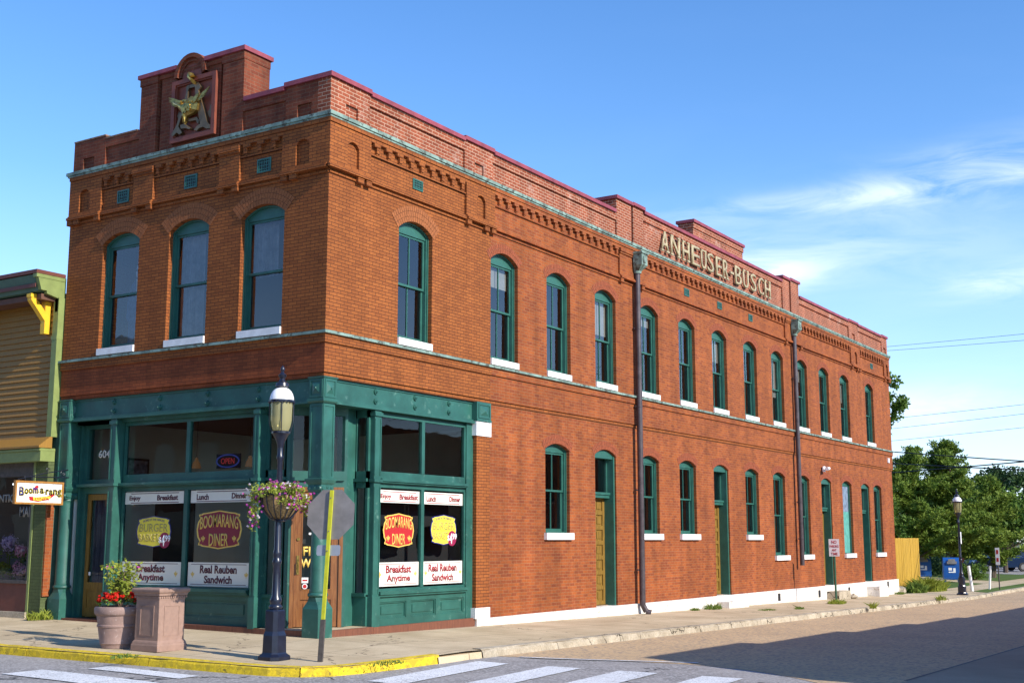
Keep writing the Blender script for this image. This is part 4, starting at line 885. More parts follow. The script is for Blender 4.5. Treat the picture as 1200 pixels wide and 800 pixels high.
# door 604 bay
dB=.42
b=MB(); b.fb(FRONT,6.94,7.0,.28,.40,.12,4.17); 
for u0,u1 in ((6.84,6.94),(5.78,6.12)): b.fb(FRONT,u0,u1,.36,.50,.12,4.17)
b.fb(FRONT,6.12,6.84,.36,.50,2.66,2.96); b.fb(FRONT,5.78,6.98,.20,.36,2.80,2.86); b.fb(FRONT,6.12,6.84,.36,.5,4.02,4.17); b.fb(FRONT,5.78,6.98,.16,.5,4.1,4.17)
tb6=b.build('door_frame',M['green'],bld,bevel=.004)
b=MB(); gface(b,FRONT,[(6.11,.43,2.94),(6.85,.43,2.94),(6.85,.43,4.04),(6.11,.43,4.04)]); b.build('glass_pane',M['gshop'],tb6)
b=MB(); 
for q in ((6.125,6.23,.14,2.65),(6.73,6.835,.14,2.65),(6.23,6.73,2.53,2.65),(6.23,6.73,.14,.32),(6.23,6.73,.70,.84)): b.fb(FRONT,q[0],q[1],.42,.465,q[2],q[3])
b.fb(FRONT,6.23,6.73,.435,.455,.32,.70); b.fb(FRONT,6.28,6.68,.425,.436,.38,.48); b.fb(FRONT,6.28,6.68,.425,.436,.54,.64)
d6=b.build('door',M['woody'],bld,bevel=.003)
b=MB(); gface(b,FRONT,[(6.22,.445,.83),(6.74,.445,.83),(6.74,.445,2.54),(6.22,.445,2.54)]); b.build('glass_pane',M['gshop'],d6)
b=MB(); n=40
prev=None
for i in range(n+1):
    u=6.16+.64*i/n; dd=.53+.02*math.sin(i*1.9)+.008*math.sin(i*3.1)
    cur=(b.b.verts.new(FRONT(u,dd,.5)),b.b.verts.new(FRONT(u,dd,2.6)))
    if prev: b.b.faces.new([prev[0],cur[0],cur[1],prev[1]])
    prev=cur
b.build('curtain',M['curtain'],d6,smooth=True)
b=MB(); b.fb(FRONT,6.66,6.72,.438,.441,.98,1.05); b.build('sticker',M['white'],d6)
text('house_number','604',FRONT,6.40,3.49,.425,.17,.36,M['banner'],tb6,offset=.02)
# entry: returns and the oak door set across the corner
DG=FR((.42,1.08,0),(1,-1,0),(1,1,0)); DW=.96
b=MB()
b.fb(FRONT,1.08,1.60,.25,.32,.12,.69); b.fb(FRONT,1.08,1.60,.21,.32,.66,.72); b.fb(FRONT,1.08,1.60,.25,.32,2.68,3.0); b.fb(FRONT,1.08,1.60,.20,.32,2.80,2.86); b.fb(FRONT,1.08,1.14,.25,.32,.72,4.17); b.fb(FRONT,1.54,1.60,.25,.32,.72,4.17); b.fb(FRONT,1.08,1.6,.25,.32,4.02,4.17)
b.fb(FRONT,1.17,1.51,.238,.25,.22,.26); b.fb(FRONT,1.17,1.51,.238,.25,.56,.60); b.fb(FRONT,1.17,1.21,.238,.25,.26,.56); b.fb(FRONT,1.47,1.51,.238,.25,.26,.56)
RT=FR((1.50,0,0),(0,1,0),(1,0,0),-1)
b.fb(RT,.16,.50,0,.07,.12,.69); b.fb(RT,.16,.50,-.04,.07,.66,.72); b.fb(RT,.16,.50,0,.07,2.68,3.0); b.fb(RT,.16,.50,-.05,.07,2.80,2.86); b.fb(RT,.16,.21,0,.07,.72,4.17); b.fb(RT,.45,.50,0,.07,.72,4.17); b.fb(RT,.16,.5,0,.07,4.02,4.17)
# moulded jambs between return and door (face the side street)
for i,(x0,x1,dd) in enumerate(((1.10,1.17,.0),(1.19,1.27,.03),(1.29,1.36,.05),(1.38,1.50,.08))): b.box(x0,x1,.40+dd,.60,.12,4.17)
b.box(.25,.33,1.06,1.12,.12,4.17); b.fb(DG,-.10,0,0.0,.1,.12,4.17); b.fb(DG,DW,DW+.05,0.0,.1,.12,4.17)
b.fb(DG,0,DW,.0,.1,2.68,2.98); b.fb(DG,0,DW,-.05,0,2.80,2.86); b.fb(DG,0,DW,.0,.1,4.02,4.17)
en=b.build('entry_frame',M['green'],bld,bevel=.004)
b=MB()
gface(b,FRONT,[(1.12,.28,.7),(1.56,.28,.7),(1.56,.28,2.7),(1.12,.28,2.7)]); gface(b,FRONT,[(1.12,.28,2.98),(1.56,.28,2.98),(1.56,.28,4.05),(1.12,.28,4.05)])
gface(b,RT,[(.19,.03,.7),(.47,.03,.7),(.47,.03,2.7),(.19,.03,2.7)]); gface(b,RT,[(.19,.03,2.98),(.47,.03,2.98),(.47,.03,4.05),(.19,.03,4.05)])
gface(b,DG,[(.0,.05,2.96),(DW,.05,2.96),(DW,.05,4.05),(0,.05,4.05)]); b.build('glass_pane',M['gshop'],en)
b=MB()
for q in ((.0,.07,.12,2.68),(DW-.07,DW,.12,2.68),(.07,DW-.07,2.60,2.68)): b.fb(DG,q[0],q[1],-.01,.09,q[2],q[3])
for q in ((.075,.20,.13,2.59),(DW-.20,DW-.075,.13,2.59),(.20,DW-.20,2.46,2.59),(.20,DW-.20,.13,.27),(.20,DW-.20,.62,.80)): b.fb(DG,q[0],q[1],.02,.065,q[2],q[3])
b.fb(DG,.20,DW-.20,.045,.06,.27,.62); b.fb(DG,.26,DW-.26,.03,.046,.34,.55)
for q in ((.20,DW-.20,.785,.81),(.20,DW-.20,2.45,2.47),(.195,.215,.80,2.46),(DW-.215,DW-.195,.80,2.46)): b.fb(DG,q[0],q[1],.012,.02,q[2],q[3])
dk=b.build('door',M['wood'],bld,bevel=.004)
b=MB(); gface(b,DG,[(.19,.045,.79),(DW-.19,.045,.79),(DW-.19,.045,2.47),(.19,.045,2.47)]); b.build('glass_pane',M['gshop'],dk)
b=MB(); b.fb(DG,.115,.165,.0,.02,1.08,1.42); b.cyl(DG(.14,-.05,1.12),DG(.14,-.05,1.30),.012); b.cyl(DG(.14,-.05,1.12),DG(.14,0,1.12),.012); b.cyl(DG(.14,-.05,1.30),DG(.14,0,1.30),.012); b.cyl(DG(.14,.0,1.72),DG(.14,.02,1.72),.03); b.build('door_handle',M['gold'],dk)
text('lettering','FINE',DG,.44,1.50,.04,.17,.42,M['bgold'],dk,offset=.03); text('lettering','WINE',DG,.42,1.28,.04,.17,.46,M['bgold'],dk,offset=.03)
b=MB(); b.fb(DG,.22,.34,.037,.040,.92,1.02); b.cyl(DG(.28,.036,.86),DG(.28,.040,.86),.05,None,12); b.build('sticker',M['white'],dk)
b=MB(); b.fb(DG,.235,.325,.034,.0368,.955,.985); b.cyl(DG(.28,.0335,.86),DG(.28,.0358,.86),.036,None,12); b.build('sticker',M['bred'],dk)
b=MB(); b.fb(DG,.36,.46,.037,.040,1.93,2.0); b.fb(DG,.33,.48,.037,.040,1.80,1.84); b.build('sticker',M['white'],dk)
# banners, badges and lettering on the shop glass
def badge(f,uc,zc_,w_,h_,d,th,mt,parent,k=1.0):
    P=[]; a=w_/2*k; c=h_/2*k
    def q(x,y): P.append((uc+x,zc_+y))
    for sx,sy in ((1,1),(-1,1),(-1,-1),(1,-1)):
        corner=[(.74,.86),(.80,.80),(.90,.80),(.90,.70),(.84,.60)]
        cc=corner if sx*sy<0 else corner[::-1]
        if (sx,sy)==(1,1): cc=corner[::-1]
        if (sx,sy)==(-1,1): cc=corner
        if (sx,sy)==(-1,-1): cc=corner[::-1]
        if (sx,sy)==(1,-1): cc=corner
        for x,y in cc: q(sx*x*a,sy*y*c)
        if (sx,sy)==(1,1): 
            for t in (.45,0,-.45): q(t*a,(1.0-.10*abs(t)/.45)*c)
        if (sx,sy)==(-1,1):
            for t in (.4,0,-.4): q(-(1-.06*abs(t)/.4)*a,t*c)
        if (sx,sy)==(-1,-1):
            for t in (-.45,0,.45): q(t*a,-(1.0-.10*abs(t)/.45)*c)
        if (sx,sy)==(1,-1):
            for t in (-.4,0,.4): q((1-.06*abs(t)/.4)*a,t*c)
    b=MB(); b.prism([f(u,d,z) for u,z in P],f(0,-th,0)-f(0,0,0)); return b.build('badge',mt,parent)
def fleur(f,u,z,s,d,mt,parent):
    b=MB()
    for (cx,cz,rx,rz,t) in ((0,.25,.22,.55,0),(-.45,.1,.18,.38,.5),(.45,.1,.18,.38,-.5),(0,-.55,.14,.30,0)):
        pts=[]
        for i in range(10):
            a=2*math.pi*i/10; x=rx*math.cos(a); y=rz*math.sin(a); x,y=x*math.cos(t)-y*math.sin(t),x*math.sin(t)+y*math.cos(t)
            pts.append(f(u+(cx+x)*s,d,z+(cz+y)*s))
        b.prism(pts,f(0,-.002-abs(cx)*.001,0)-f(0,0,0))
    b.prism([f(u+x*s,d-.0004,z+y*s) for x,y in ((-.5,-.32),(.5,-.32),(.5,-.18),(-.5,-.18))],f(0,-.0032,0)-f(0,0,0))
    b.build('fleur_de_lis',mt,parent)
def dress(f,par,P1,P2,dg,ban,ink,order):
    d=dg-.006
    for (a,c),(t1,t2) in zip((P1,P2),((('Enjoy','Breakfast'),('Breakfast','Anytime')),(('Lunch','Dinner'),('Real Reuben','Sandwich')))):
        lo=min(a,c); hi=max(a,c); w_=hi-lo; left=lo if f.dir>0 else hi
        U=lambda t: left+f.dir*t*w_
        b=MB(); b.fb(f,lo,hi,d-.002,d,2.42,2.66); bt=b.build('banner',ban,par); b=MB(); b.fb(f,lo,hi,d-.002,d,.83,1.28); bn=b.build('banner',ban,par)
        b=MB()
        for z in (2.445,2.63): b.fb(f,min(U(.10),U(.92)),max(U(.10),U(.92)),d-.004,d-.0025,z-.007,z+.007)
        b.build('rule',ink,bt); b=MB()
        for z in (.865,1.245): b.fb(f,min(U(.05),U(.95)),max(U(.05),U(.95)),d-.004,d-.0025,z-.005,z+.005)
        b.build('rule',ink,bn)
        text('lettering',t1[0],f,U(.17 if len(t1[0])>3 and t1[0]=='Enjoy' else .20),2.53,d-.0025,.115,.33,ink,bt,offset=.035)
        text('lettering',t1[1],f,U(.73 if t1[1]=='Breakfast' else .80),2.54,d-.0025,.11,.60 if t1[1]=='Breakfast' else .40,ink,bt,offset=.035)
        long_=t2[0]=='Real Reuben'
        text('lettering',t2[0],f,U(.5),1.15,d-.0025,.155,.98 if long_ else .80,ink,bn,offset=.035)
        text('lettering',t2[1],f,U(.5),.96,d-.0025,.17 if t2[1]=='Anytime' else .15,.74,ink,bn,offset=.035)
        fleur(f,U(.92 if not long_ else .08),1.05,.07,d-.0025,M['bgold'],bn)
        if long_: fleur(f,U(.95),1.05,.07,d-.0025,M['bgold'],bn)
        else: fleur(f,U(.05),1.05,.07,d-.0025,M['bgold'],bn) if f.dir>0 else None
def diner(f,par,u,z,w_,h_,d):
    o=badge(f,u,z,w_,h_,d,.002,M['bgold'],par); r=badge(f,u,z,w_,h_,d-.0022,.0015,M['bred'] if f is SIDE else paint('badge_maroon',(.24,.012,.03),rough=.5,var=0),o,.93)
    text('lettering','BOOMARANG',f,u,z+.10*h_/.6,d-.0042,.20*h_/.6,.84*w_,M['bgold'],o,warp=.05,offset=.012); text('lettering','DINER',f,u,z-.155*h_/.6,d-.0042,.19*h_/.6,.42*w_,M['bgold'],o,offset=.01)
    for s in (-1,1): fleur(f,u+s*.34*w_,z-.14*h_/.6,.075,d-.0042,M['bgold'],o)
def burger(f,par,u,z,w_,h_,d):
    o=badge(f,u,z,w_,h_,d,.002,M['bblue'],par); r=badge(f,u,z,w_,h_,d-.0022,.0015,M['byel'],o,.94)
    text('lettering','HOME OF THE FAMOUS',f,u,z+.195*h_/.6,d-.0042,.045,.60*w_,M['bblue'],o,warp=.035)
    text('lettering','BURGER',f,u,z+.075*h_/.6,d-.0042,.16,.80*w_,M['byel2'],o,offset=.006); text('lettering','BASKET',f,u-f.dir*.12*w_,z-.115*h_/.6,d-.0042,.15,.58*w_,M['byel2'],o,offset=.006)
    uu=u+f.dir*.32*w_; zz=z-.165*h_/.6
    b=MB(); b.cyl(f(uu,d-.001,zz),f(uu,d-.006,zz),.155,None,24); b.build('price_disc',paint('disc_maroon',(.30,.01,.06),rough=.5,var=0),o)
    text('price','$',f,uu-f.dir*.13,zz,d-.0062,.13,.07,M['white'],o,offset=.02); text('price','4',f,uu-f.dir*.04,zz-.005,d-.0062,.22,.10,M['white'],o,offset=.03); text('price','99',f,uu+f.dir*.09,zz+.035,d-.0062,.13,.15,M['white'],o,offset=.03)
dress(FRONT,bayF,(3.80,5.50),(1.96,3.60),.285,M['banner'],M['ink'],0); dress(SIDE,bayS,(1.84,3.13),(3.26,4.64),.165,M['bannerw'],M['inkr'],1)
burger(FRONT,bayF,4.62,1.87,1.02,.62,.277); diner(FRONT,bayF,2.80,1.90,1.22,.74,.277)
diner(SIDE,bayS,2.47,1.89,.98,.66,.157); burger(SIDE,bayS,3.97,1.91,.92,.62,.157)
# ---------------------------------------------------------------- downspouts
def downspout(x,zb,label,foot):
    t=empty('downspout',(x,-.10,H(x,0))); tag(t,label,'downspout'); og=t.location.copy()
    def part(b,name,m,p=t,smooth=False,bevel=0):
        o=b.build(name,m,p,origin=og,smooth=smooth,bevel=bevel); o.location=(0,0,0); return o
    b=MB(); b.cyl((x,-.13,zb),(x,-.13,8.92),.078,None,16); 
    if foot: b.cyl((x,-.13,zb+.02),(x+.06,-.20,zb-.16),.07,.075,14); b.cyl((x+.06,-.20,zb-.16),(x+.12,-.30,zb-.20),.075,.085,14)
    part(b,'pipe',M['pipe'],smooth=True)
    b=MB()
    for z in (zb+.9,3.0,5.2,7.3): b.cyl((x,-.13,z-.02),(x,-.13,z+.02),0.086,None,16); b.box(x-.11,x+.11,-.075,-.04,z-.02,z+.02)
    part(b,'strap',M['pipe'])
    b=MB(); b.box(x-.17,x+.17,-.36,-.10,9.02,9.32); b.box(x-.20,x+.20,-.39,-.10,9.32,9.37)
    b.hexa([(x-.08,-.21,8.86),(x+.08,-.21,8.86),(x+.08,-.07,8.86),(x-.08,-.07,8.86),(x-.17,-.36,9.02),(x+.17,-.36,9.02),(x+.17,-.10,9.02),(x-.17,-.10,9.02)])
    b.cyl((x,-.14,8.80),(x,-.14,8.86),.10,.11,14); b.box(x-.07,x+.07,-.378,-.36,9.08,9.26)
    part(b,'leader_head',M['copper'],bevel=.006)
downspout(12.42,.04,'tall round downspout beside the first arched side door, reaching the pavement',True)
downspout(24.62,.85,'downspout further along the side wall, ending short above the foundation',False)
# ---------------------------------------------------------------- ochre neighbour
nb=empty('wooden_shop_building',(-.1,7.5,.08)); tag(nb,'ochre clapboard shop building with olive green trim beside the brick building','building'); OG=nb.location.copy()
def NB(b,name,m,p=None,**k):
    o=b.build(name,m,p or nb,origin=OG,**k); o.location=(0,0,0); return o
Y1=15.0
b=MB(); z=3.86
while z<6.9:
    y0,y1=7.5,Y1; zt=z+.125
    b.hexa([(-.115,y0,z),(.1,y0,z),(.1,y1,z),(-.115,y1,z),(-.085,y0,zt),(.1,y0,zt),(.1,y1,zt),(-.085,y1,zt)]); z+=.125
NB(b,'siding',M['siding'])
b=MB(); b.box(-.145,.03,7.435,7.60,3.86,6.86); b.box(-.155,.02,7.43,7.62,5.95,6.03); NB(b,'corner_board',M['olive'],bevel=.005)
b=MB(); b.box(.03,9,7.42,Y1,0,6.9); NB(b,'wall',M['dgreen'])
# cornice: olive end return, dark fascia with rust band
b=MB(); b.prism([(-.70,7.46,7.30),(-.58,7.46,6.96),(-.44,7.46,6.96),(-.44,7.46,6.90),(-.145,7.46,6.84),(-.145,7.46,6.55),(.03,7.46,6.55),(.03,7.46,7.30)],(0,.10,0)); b.box(-.72,.0,7.45,7.58,7.22,7.30); NB(b,'cornice_return',M['olive'],bevel=.005)
b=MB(); b.prism([(-.70,7.56,7.28),(-.58,7.56,6.94),(-.10,7.56,6.90),(.03,7.56,7.28)],(0,Y1-7.56,0)); NB(b,'fascia',M['dgreen'])
b=MB(); b.box(-.735,-.0,7.44,Y1,7.30,7.38); b.box(-.66,-.64,7.57,Y1,7.02,7.10); NB(b,'rust_band',M['rustred'],bevel=.005)
b=MB(); b.box(-.50,-.1,7.56,Y1,6.78,6.90); NB(b,'soffit_board',paint('brown_soffit',(.12,.05,.03),rough=.7))
for i,yy in enumerate((7.72,10.2,12.7)):
    b=MB(); b.box(-.26,-.117,yy,yy+.14,6.08,6.82); b.prism([(-.26,yy+.002,6.36),(-.26,yy+.002,6.56),(-.50,yy+.002,6.82),(-.62,yy+.002,6.82),(-.62,yy+.002,6.76)],(0,.136,0))
    b.box(-.64,-.117,yy-.004,yy+.144,6.821,6.90); NB(b,'bracket',M['ylw'],bevel=.008)
b=MB(); b.prism([(-.16,7.44,3.86),(-.42,7.44,3.66),(-.42,7.44,3.62),(-.1,7.44,3.62),(-.1,7.44,3.86)],(0,Y1-7.44,0)); NB(b,'canopy_board',M['siding'])
b=MB(); b.box(-.36,-.0,7.46,Y1,3.34,3.618); b.box(-.39,-.0,7.455,Y1,3.56,3.60); NB(b,'sign_board',M['olive'])
# ground floor: pier, brick edge, knee wall, glazing
b=MB(); b.box(-.14,.1,7.47,7.86,.08,3.34); NB(b,'pier',M['gbrick'])
b=MB(); b.box(-.135,.03,7.42,7.468,.55,2.65); NB(b,'brick_edge',M['common'])
b=MB(); b.box(-.155,-.1,7.86,7.93,.1,3.34); NB(b,'corner_trim',M['olive'])
b=MB(); b.box(-.12,.1,7.93,Y1,.22,.80); NB(b,'knee_wall',M['rustred'])
b=MB(); b.box(-.17,.1,7.93,Y1,.80,.87); b.box(-.14,.0,7.93,8.0,.87,3.3); b.box(-.14,.0,10.1,10.25,.87,3.3); b.box(-.13,.1,7.93,Y1,3.05,3.34); NB(b,'window_frame',M['postd'],bevel=.004)
b=MB(); b.box(-.20,.1,7.88,Y1,.0,.22); NB(b,'plinth',M['kerb'],bevel=.01)
b=MB()
for a,c in ((8.0,10.1),(10.25,Y1)): b.face([(-.07,c,.87),(-.07,a,.87),(-.07,a,3.05),(-.07,c,3.05)])
NB(b,'glass_pane',M['gshop'])
# the shop's dark room
b=MB(); b.box(2.0,2.1,7.9,Y1,.2,3.3); NB(b,'room_wall',M['roomd'])
b=MB(); b.box(-.05,.029,7.9,Y1,.2,.84); NB(b,'display_shelf',M['basewood'])
nbw=[o for o in nb.children if o.name.startswith('wall')][0]
nbw.hide_render=False
M['dimlet']=paint('dim_lettering',(.26,.25,.22),var=0)
t1=text('lettering','ANTIQUE',FR((-.075,9.0,0),(0,-1,0),(1,0,0)),.18,2.58,0,.20,1.0,M['dimlet'],nb,offset=.02); t2=text('lettering','MALL',FR((-.075,8.0,0),(0,-1,0),(1,0,0)),-.16,2.30,0,.22,.52,M['dimlet'],nb,offset=.02)
for t in (t1,t2):
    t.matrix_parent_inverse=Matrix.Translation(-OG)
def petals(b,c,r,n,s,rnd,flat=.8):
    for i in range(n):
        v=Vector((rnd.gauss(0,1),rnd.gauss(0,1),rnd.gauss(0,1))).normalized()
        p=Vector(c)+Vector((v.x*r,v.y*r,v.z*r*flat))*(rnd.random()**.3)
        a=Vector((rnd.gauss(0,1),rnd.gauss(0,1),rnd.gauss(0,1))).normalized(); w=v.cross(a).normalized()*s; u=(v+Vector((rnd.uniform(-.5,.5),rnd.uniform(-.5,.5),rnd.uniform(-.5,.5)))).cross(w).normalized()*s
        b.face([p-w-u*.3,p+w*.2-u,p+w+u*.3,p-w*.2+u])
def leaves(b,c,rad,n,s,rnd,el=1.6,up=.0,shell=.35):
    c=Vector(c)
    for i in range(n):
        v=Vector((rnd.gauss(0,1),rnd.gauss(0,1),rnd.gauss(0,1))).normalized()*(rnd.random()**shell)
        p=c+Vector((v.x*rad[0],v.y*rad[1],v.z*rad[2]))
        a=Vector((rnd.gauss(0,1),rnd.gauss(0,1),rnd.gauss(0,.7)+up)).normalized(); q=Vector((rnd.gauss(0,1),rnd.gauss(0,1),rnd.gauss(0,1))); w=a.cross(q).normalized()
        k=s*rnd.uniform(.6,1.3); b.face([p,p+a*k*el*.5+w*k*.42,p+a*k*el,p+a*k*el*.5-w*k*.42])
# flower displays behind the neighbour's window
M['lilac']=foliage('lilac_petals',(.45,.32,.70),(.80,.70,.90),scale=18,trans=.1); M['pink2']=foliage('pink_petals',(.85,.18,.50),(.95,.80,.85),scale=16,trans=.1)
rnd=random.Random(11)
for lab,y,z,r,m in (('lilac hydrangea bunch high in the neighbouring shop window',8.98,1.62,.26,'lilac'),('pink and white hydrangea bunch low in the neighbouring shop window',8.56,1.10,.25,'pink2'),('yellow-green hydrangea bunch low at the left edge of the shop window',9.08,1.08,.22,'leafy'),('rose pink hydrangea bunch in the middle of the shop window display',8.52,1.45,.21,'pink2')):
    x=.0+.0; r*=1.2; t=empty('flower_bunch',(.13,y,.9)); tag(t,lab,'flowers',group='hydrangea bunches in the shop window')
    b=MB(); 
    for k in range(5): petals(b,(0+rnd.uniform(-.04,.04),rnd.uniform(-.5,.5)*r,z-.9+rnd.uniform(-.35,.35)*r),r*.5,90,.022,rnd)
    o=b.build('blossom',M[m],t)
    b=MB(); leaves(b,(0,0,z-.9-r*.5),(r*.5,r,r*.5),50,.06,rnd); 
    for k in range(4): b.cyl((rnd.uniform(-.03,.03),rnd.uniform(-.05,.05),-.02),(rnd.uniform(-.05,.05),rnd.uniform(-.1,.1),z-.95),.006,None,5)
    b.build('stem',M['leaf'],t)
    b=MB(); b.lathe(0,0,[(.07,-.03),(.09,.05),(.06,.12)],12); b.build('vase',M['white'] if False else M['pot'],t,smooth=True)
# the neighbour's solid wall must leave room for the display: cut it back
b=MB(); b.box(2.1,9,7.42,Y1,0,6.9); b.box(.03,2.1,7.42,7.52,0,6.9); b.box(.03,2.1,7.52,Y1,3.34,6.9); nbw.data=b.build('tmp',M['dgreen'],None,origin=OG).data; bpy.data.objects.remove(bpy.data.objects['tmp'])
# hanging sign
hs_=empty('hanging_sign',(-.29,7.02,2.95)); tag(hs_,'white hanging sign reading Boom-a-rang Diner on a black scroll bracket','sign'); HO=hs_.location.copy()
SG=FR((-.29,7.02,0),(1,0,0),(0,1,0))
def HS(b,name,m,p=None,**k):
    o=b.build(name,m,p or hs_,origin=HO,**k); o.location=(0,0,0); return o
b=MB()
for q in ((-.95,.20,2.42,2.46),(-.95,.20,2.85,2.89),(-.95,-.91,2.46,2.85),(.16,.20,2.46,2.85)): b.fb(SG,q[0],q[1],-.035,.035,q[2],q[3])
HS(b,'sign_frame',woodmat('sign_oak',(.42,.20,.04),(.30,.13,.03)),bevel=.005)
b=MB(); b.fb(SG,-.91,.16,-.02,.02,2.46,2.85); sb=HS(b,'sign_panel',M['white'])
def HT(*a,**k):
    o=text(*a,**k); o.matrix_parent_inverse=Matrix.Translation(-HO); return o
xx=-.86
for ch,wd,dz,m in (('B',.12,0,'bblue'),('o',.09,.0,'black'),('o',.09,.01,'black'),('m',.13,.02,'bblue'),('-',.03,0,'black'),('a',.09,.02,'black'),('-',.03,0,'black'),('r',.08,.0,'black'),('a',.09,-.01,'black'),('n',.10,.0,'black'),('g',.10,-.02,'black')):
    h={'B':.17,'g':.15,'-':.015}.get(ch,.11); HT('lettering',ch,SG,xx+wd/2,2.68+dz,-.0215,h,wd*.92,M[m],sb,offset=.03,ext=.003)
    HT('lettering',ch,SG,xx+wd/2+.010,2.675+dz,-.0203,h*1.12,wd*1.12,M['byel'],sb,offset=.07,ext=.001); xx+=wd+.006
b=MB(); b.prism([SG(u,-.0205,z) for u,z in ((-.62,2.58),(-.60,2.50),(-.40,2.475),(-.15,2.52),(0.0,2.62),(-.05,2.64),(-.2,2.59),(-.45,2.565))],(0,-.0035,0)); b.prism([SG(u,-.0205,z) for u,z in ((-.54,2.72),(-.47,2.80),(-.42,2.81),(-.40,2.77),(-.46,2.70))],(0,-.0035,0)); HS(b,'boomerang',M['bred'],sb)
b=MB(); b.prism([SG(u,-.0245,z) for u,z in ((-.52,2.565),(-.51,2.505),(-.38,2.495),(-.12,2.545),(-.10,2.60),(-.22,2.575))],(0,-.001,0)); HS(b,'label_band',M['byel'],sb)
HT('lettering','DINER',SG,-.31,2.535,-.026,.05,.34,M['bred'],sb,offset=.02)
b=MB(); b.tube([(.02,7.02,3.16),(-.55,7.02,3.06),(-1.18,7.02,2.91)],.010); b.tube([(.05,7.02,3.0),(-1.0,7.02,2.97)],.010)
for (cx,cz,r,s) in ((-.48,3.13,.05,1),(-.12,3.08,.06,-1)):
    pts=[(cx+r*(1-i/22)*math.cos(s*i*.5),7.02,cz+r*(1-i/22)*math.sin(s*i*.5)) for i in range(18)]; b.tube(pts,.007,6)
for xh in (-1.0,-.25): b.tube([(xh,7.02,2.99),(xh,7.02,2.88)],.006)
HS(b,'bracket',M['iron'])
# fluorescent light inside the neighbour
b=MB(); b.box(.55,.62,8.1,9.6,2.92,2.96); o=b.build('tube_light',emit('tube_glow',(.9,.95,1),2.5)); tag(o,'white fluorescent tube light glowing inside the neighbouring shop window','light')
# ---------------------------------------------------------------- street lamps
def lamp():
    t=empty('street_lamp',(0,0,0))
    b=MB(); sqloft(b,0,0,[(.215,-.02,.09),(.215,.05,.09),(.165,.09,.07),(.155,.11,.06),(.150,.36,.06),(.128,.42,.05),(.128,.72,.05),(.118,.74,.05)]); b.build('base',M['iron'],t,bevel=.004)
    b=MB(); b.lathe(0,0,[(.085,.73),(.105,.77),(.105,.79),(.08,.82),(.095,.87),(.09,.90),(.066,.95),(.060,1.25),(.055,1.40),(.070,1.43),(.074,1.47),(.058,1.50),(.056,1.53),(.066,1.57),(.066,1.60),(.052,1.64),(.046,2.5),(.040,3.0),(.055,3.03),(.055,3.07),(.042,3.10),(.042,3.22)],20); b.build('pole',M['iron'],t,smooth=True)
    b=MB(); b.lathe(0,0,[(.045,3.20),(.06,3.28),(.12,3.40),(.145,3.42),(.145,3.45),(.12,3.46)],24); 
    for k in range(4):
        a=math.pi/4+k*math.pi/2; b.tube([(.14*math.cos(a),.14*math.sin(a),3.43),(.185*math.cos(a),.185*math.sin(a),3.6),(.185*math.cos(a),.185*math.sin(a),3.92)],.008,6)
    b.build('lantern_cage',M['iron'],t,smooth=True)
    b=MB(); b.lathe(0,0,[(.11,3.44),(.145,3.52),(.165,3.62),(.170,3.92)],28); b.build('lantern_glass',M['lampglass'],t,smooth=True)
    b=MB(); b.lathe(0,0,[(.190,3.93),(.187,3.98),(.174,4.03),(.148,4.08),(.105,4.12),(.06,4.14)],32); b.build('dome',M['dome'],t,smooth=True)
    b=MB(); n=32; b.lathe(0,0,[(.187,3.905),(.197,3.91),(.197,3.94),(.187,3.945)],32)
    for k in range(20): a=2*math.pi*k/20; b.ball((.194*math.cos(a),.194*math.sin(a),3.905),.019,6,.8,4)
    b.lathe(0,0,[(.07,4.13),(.11,4.16),(.10,4.21),(.05,4.24),(.035,4.28),(.06,4.31),(.065,4.34),(.03,4.37),(.02,4.39),(.035,4.42),(.03,4.45),(.005,4.49)],18); b.build('finial',M['iron'],t,smooth=True)
    return t
lp=lamp(); lp.location=(-2.60,-1.43,H(-2.6,-1.43)); tag(lp,'black street lamp on the corner with a flower basket on its pole','street lamp',group='street lamps')
lp2=copy_tree(lp,None,(38.5,-2.21,H(38.5,-2.21))); tag(lp2,'black street lamp far down the side street beyond the brick building','street lamp',group='street lamps')
b=MB(); b.box(38.42,38.58,-2.285,-2.275,1.55,2.05); nt_=b.build('notice',M['white'],None); tag(nt_,'small white notice strapped to the far street lamp','notice')
# hanging basket
bx,by=-2.60,-1.47; bz=H(bx,by)
hb=empty('flower_basket',(bx,by,2.0)); tag(hb,'hanging basket with coir liner full of magenta and white flowers on the corner lamp','flower basket')
b=MB(); b.lathe(0,0,[(.08,.02),(.17,.06),(.25,.16),(.29,.28),(.30,.38)],28); b.build('liner',M['coir'],hb,smooth=True)
b=MB()
for k in range(16):
    a=2*math.pi*k/16; b.tube([(r*math.cos(a),r*math.sin(a),z) for r,z in ((.06,.0),(.16,.035),(.27,.16),(.305,.28),(.315,.40))],.009,5)
b.lathe(0,0,[(.31,.385),(.325,.385),(.325,.41),(.31,.41)],28); b.lathe(0,0,[(.05,-.02),(.09,-.01),(.08,.03)],12); b.build('basket_frame',M['iron'],hb)
rnd=random.Random(5); b=MB(); fl=MB(); fw=MB()
for k in range(95):
    a=rnd.uniform(0,2*math.pi); r=rnd.uniform(.05,.40); z=.42+.12*rnd.random()-(.0 if r<.3 else rnd.random()**1.5*.22)
    if r>.3: r+=.10*rnd.random()
    c=(r*math.cos(a),r*math.sin(a),z); leaves(b,c,(.08,.08,.06),26,.032,rnd)
    for q in range(2):
        d=(c[0]+rnd.uniform(-.08,.08),c[1]+rnd.uniform(-.08,.08),c[2]+rnd.uniform(-.03,.09)); petals(fl if rnd.random()<.68 else fw,d,.020,6,.014,rnd)
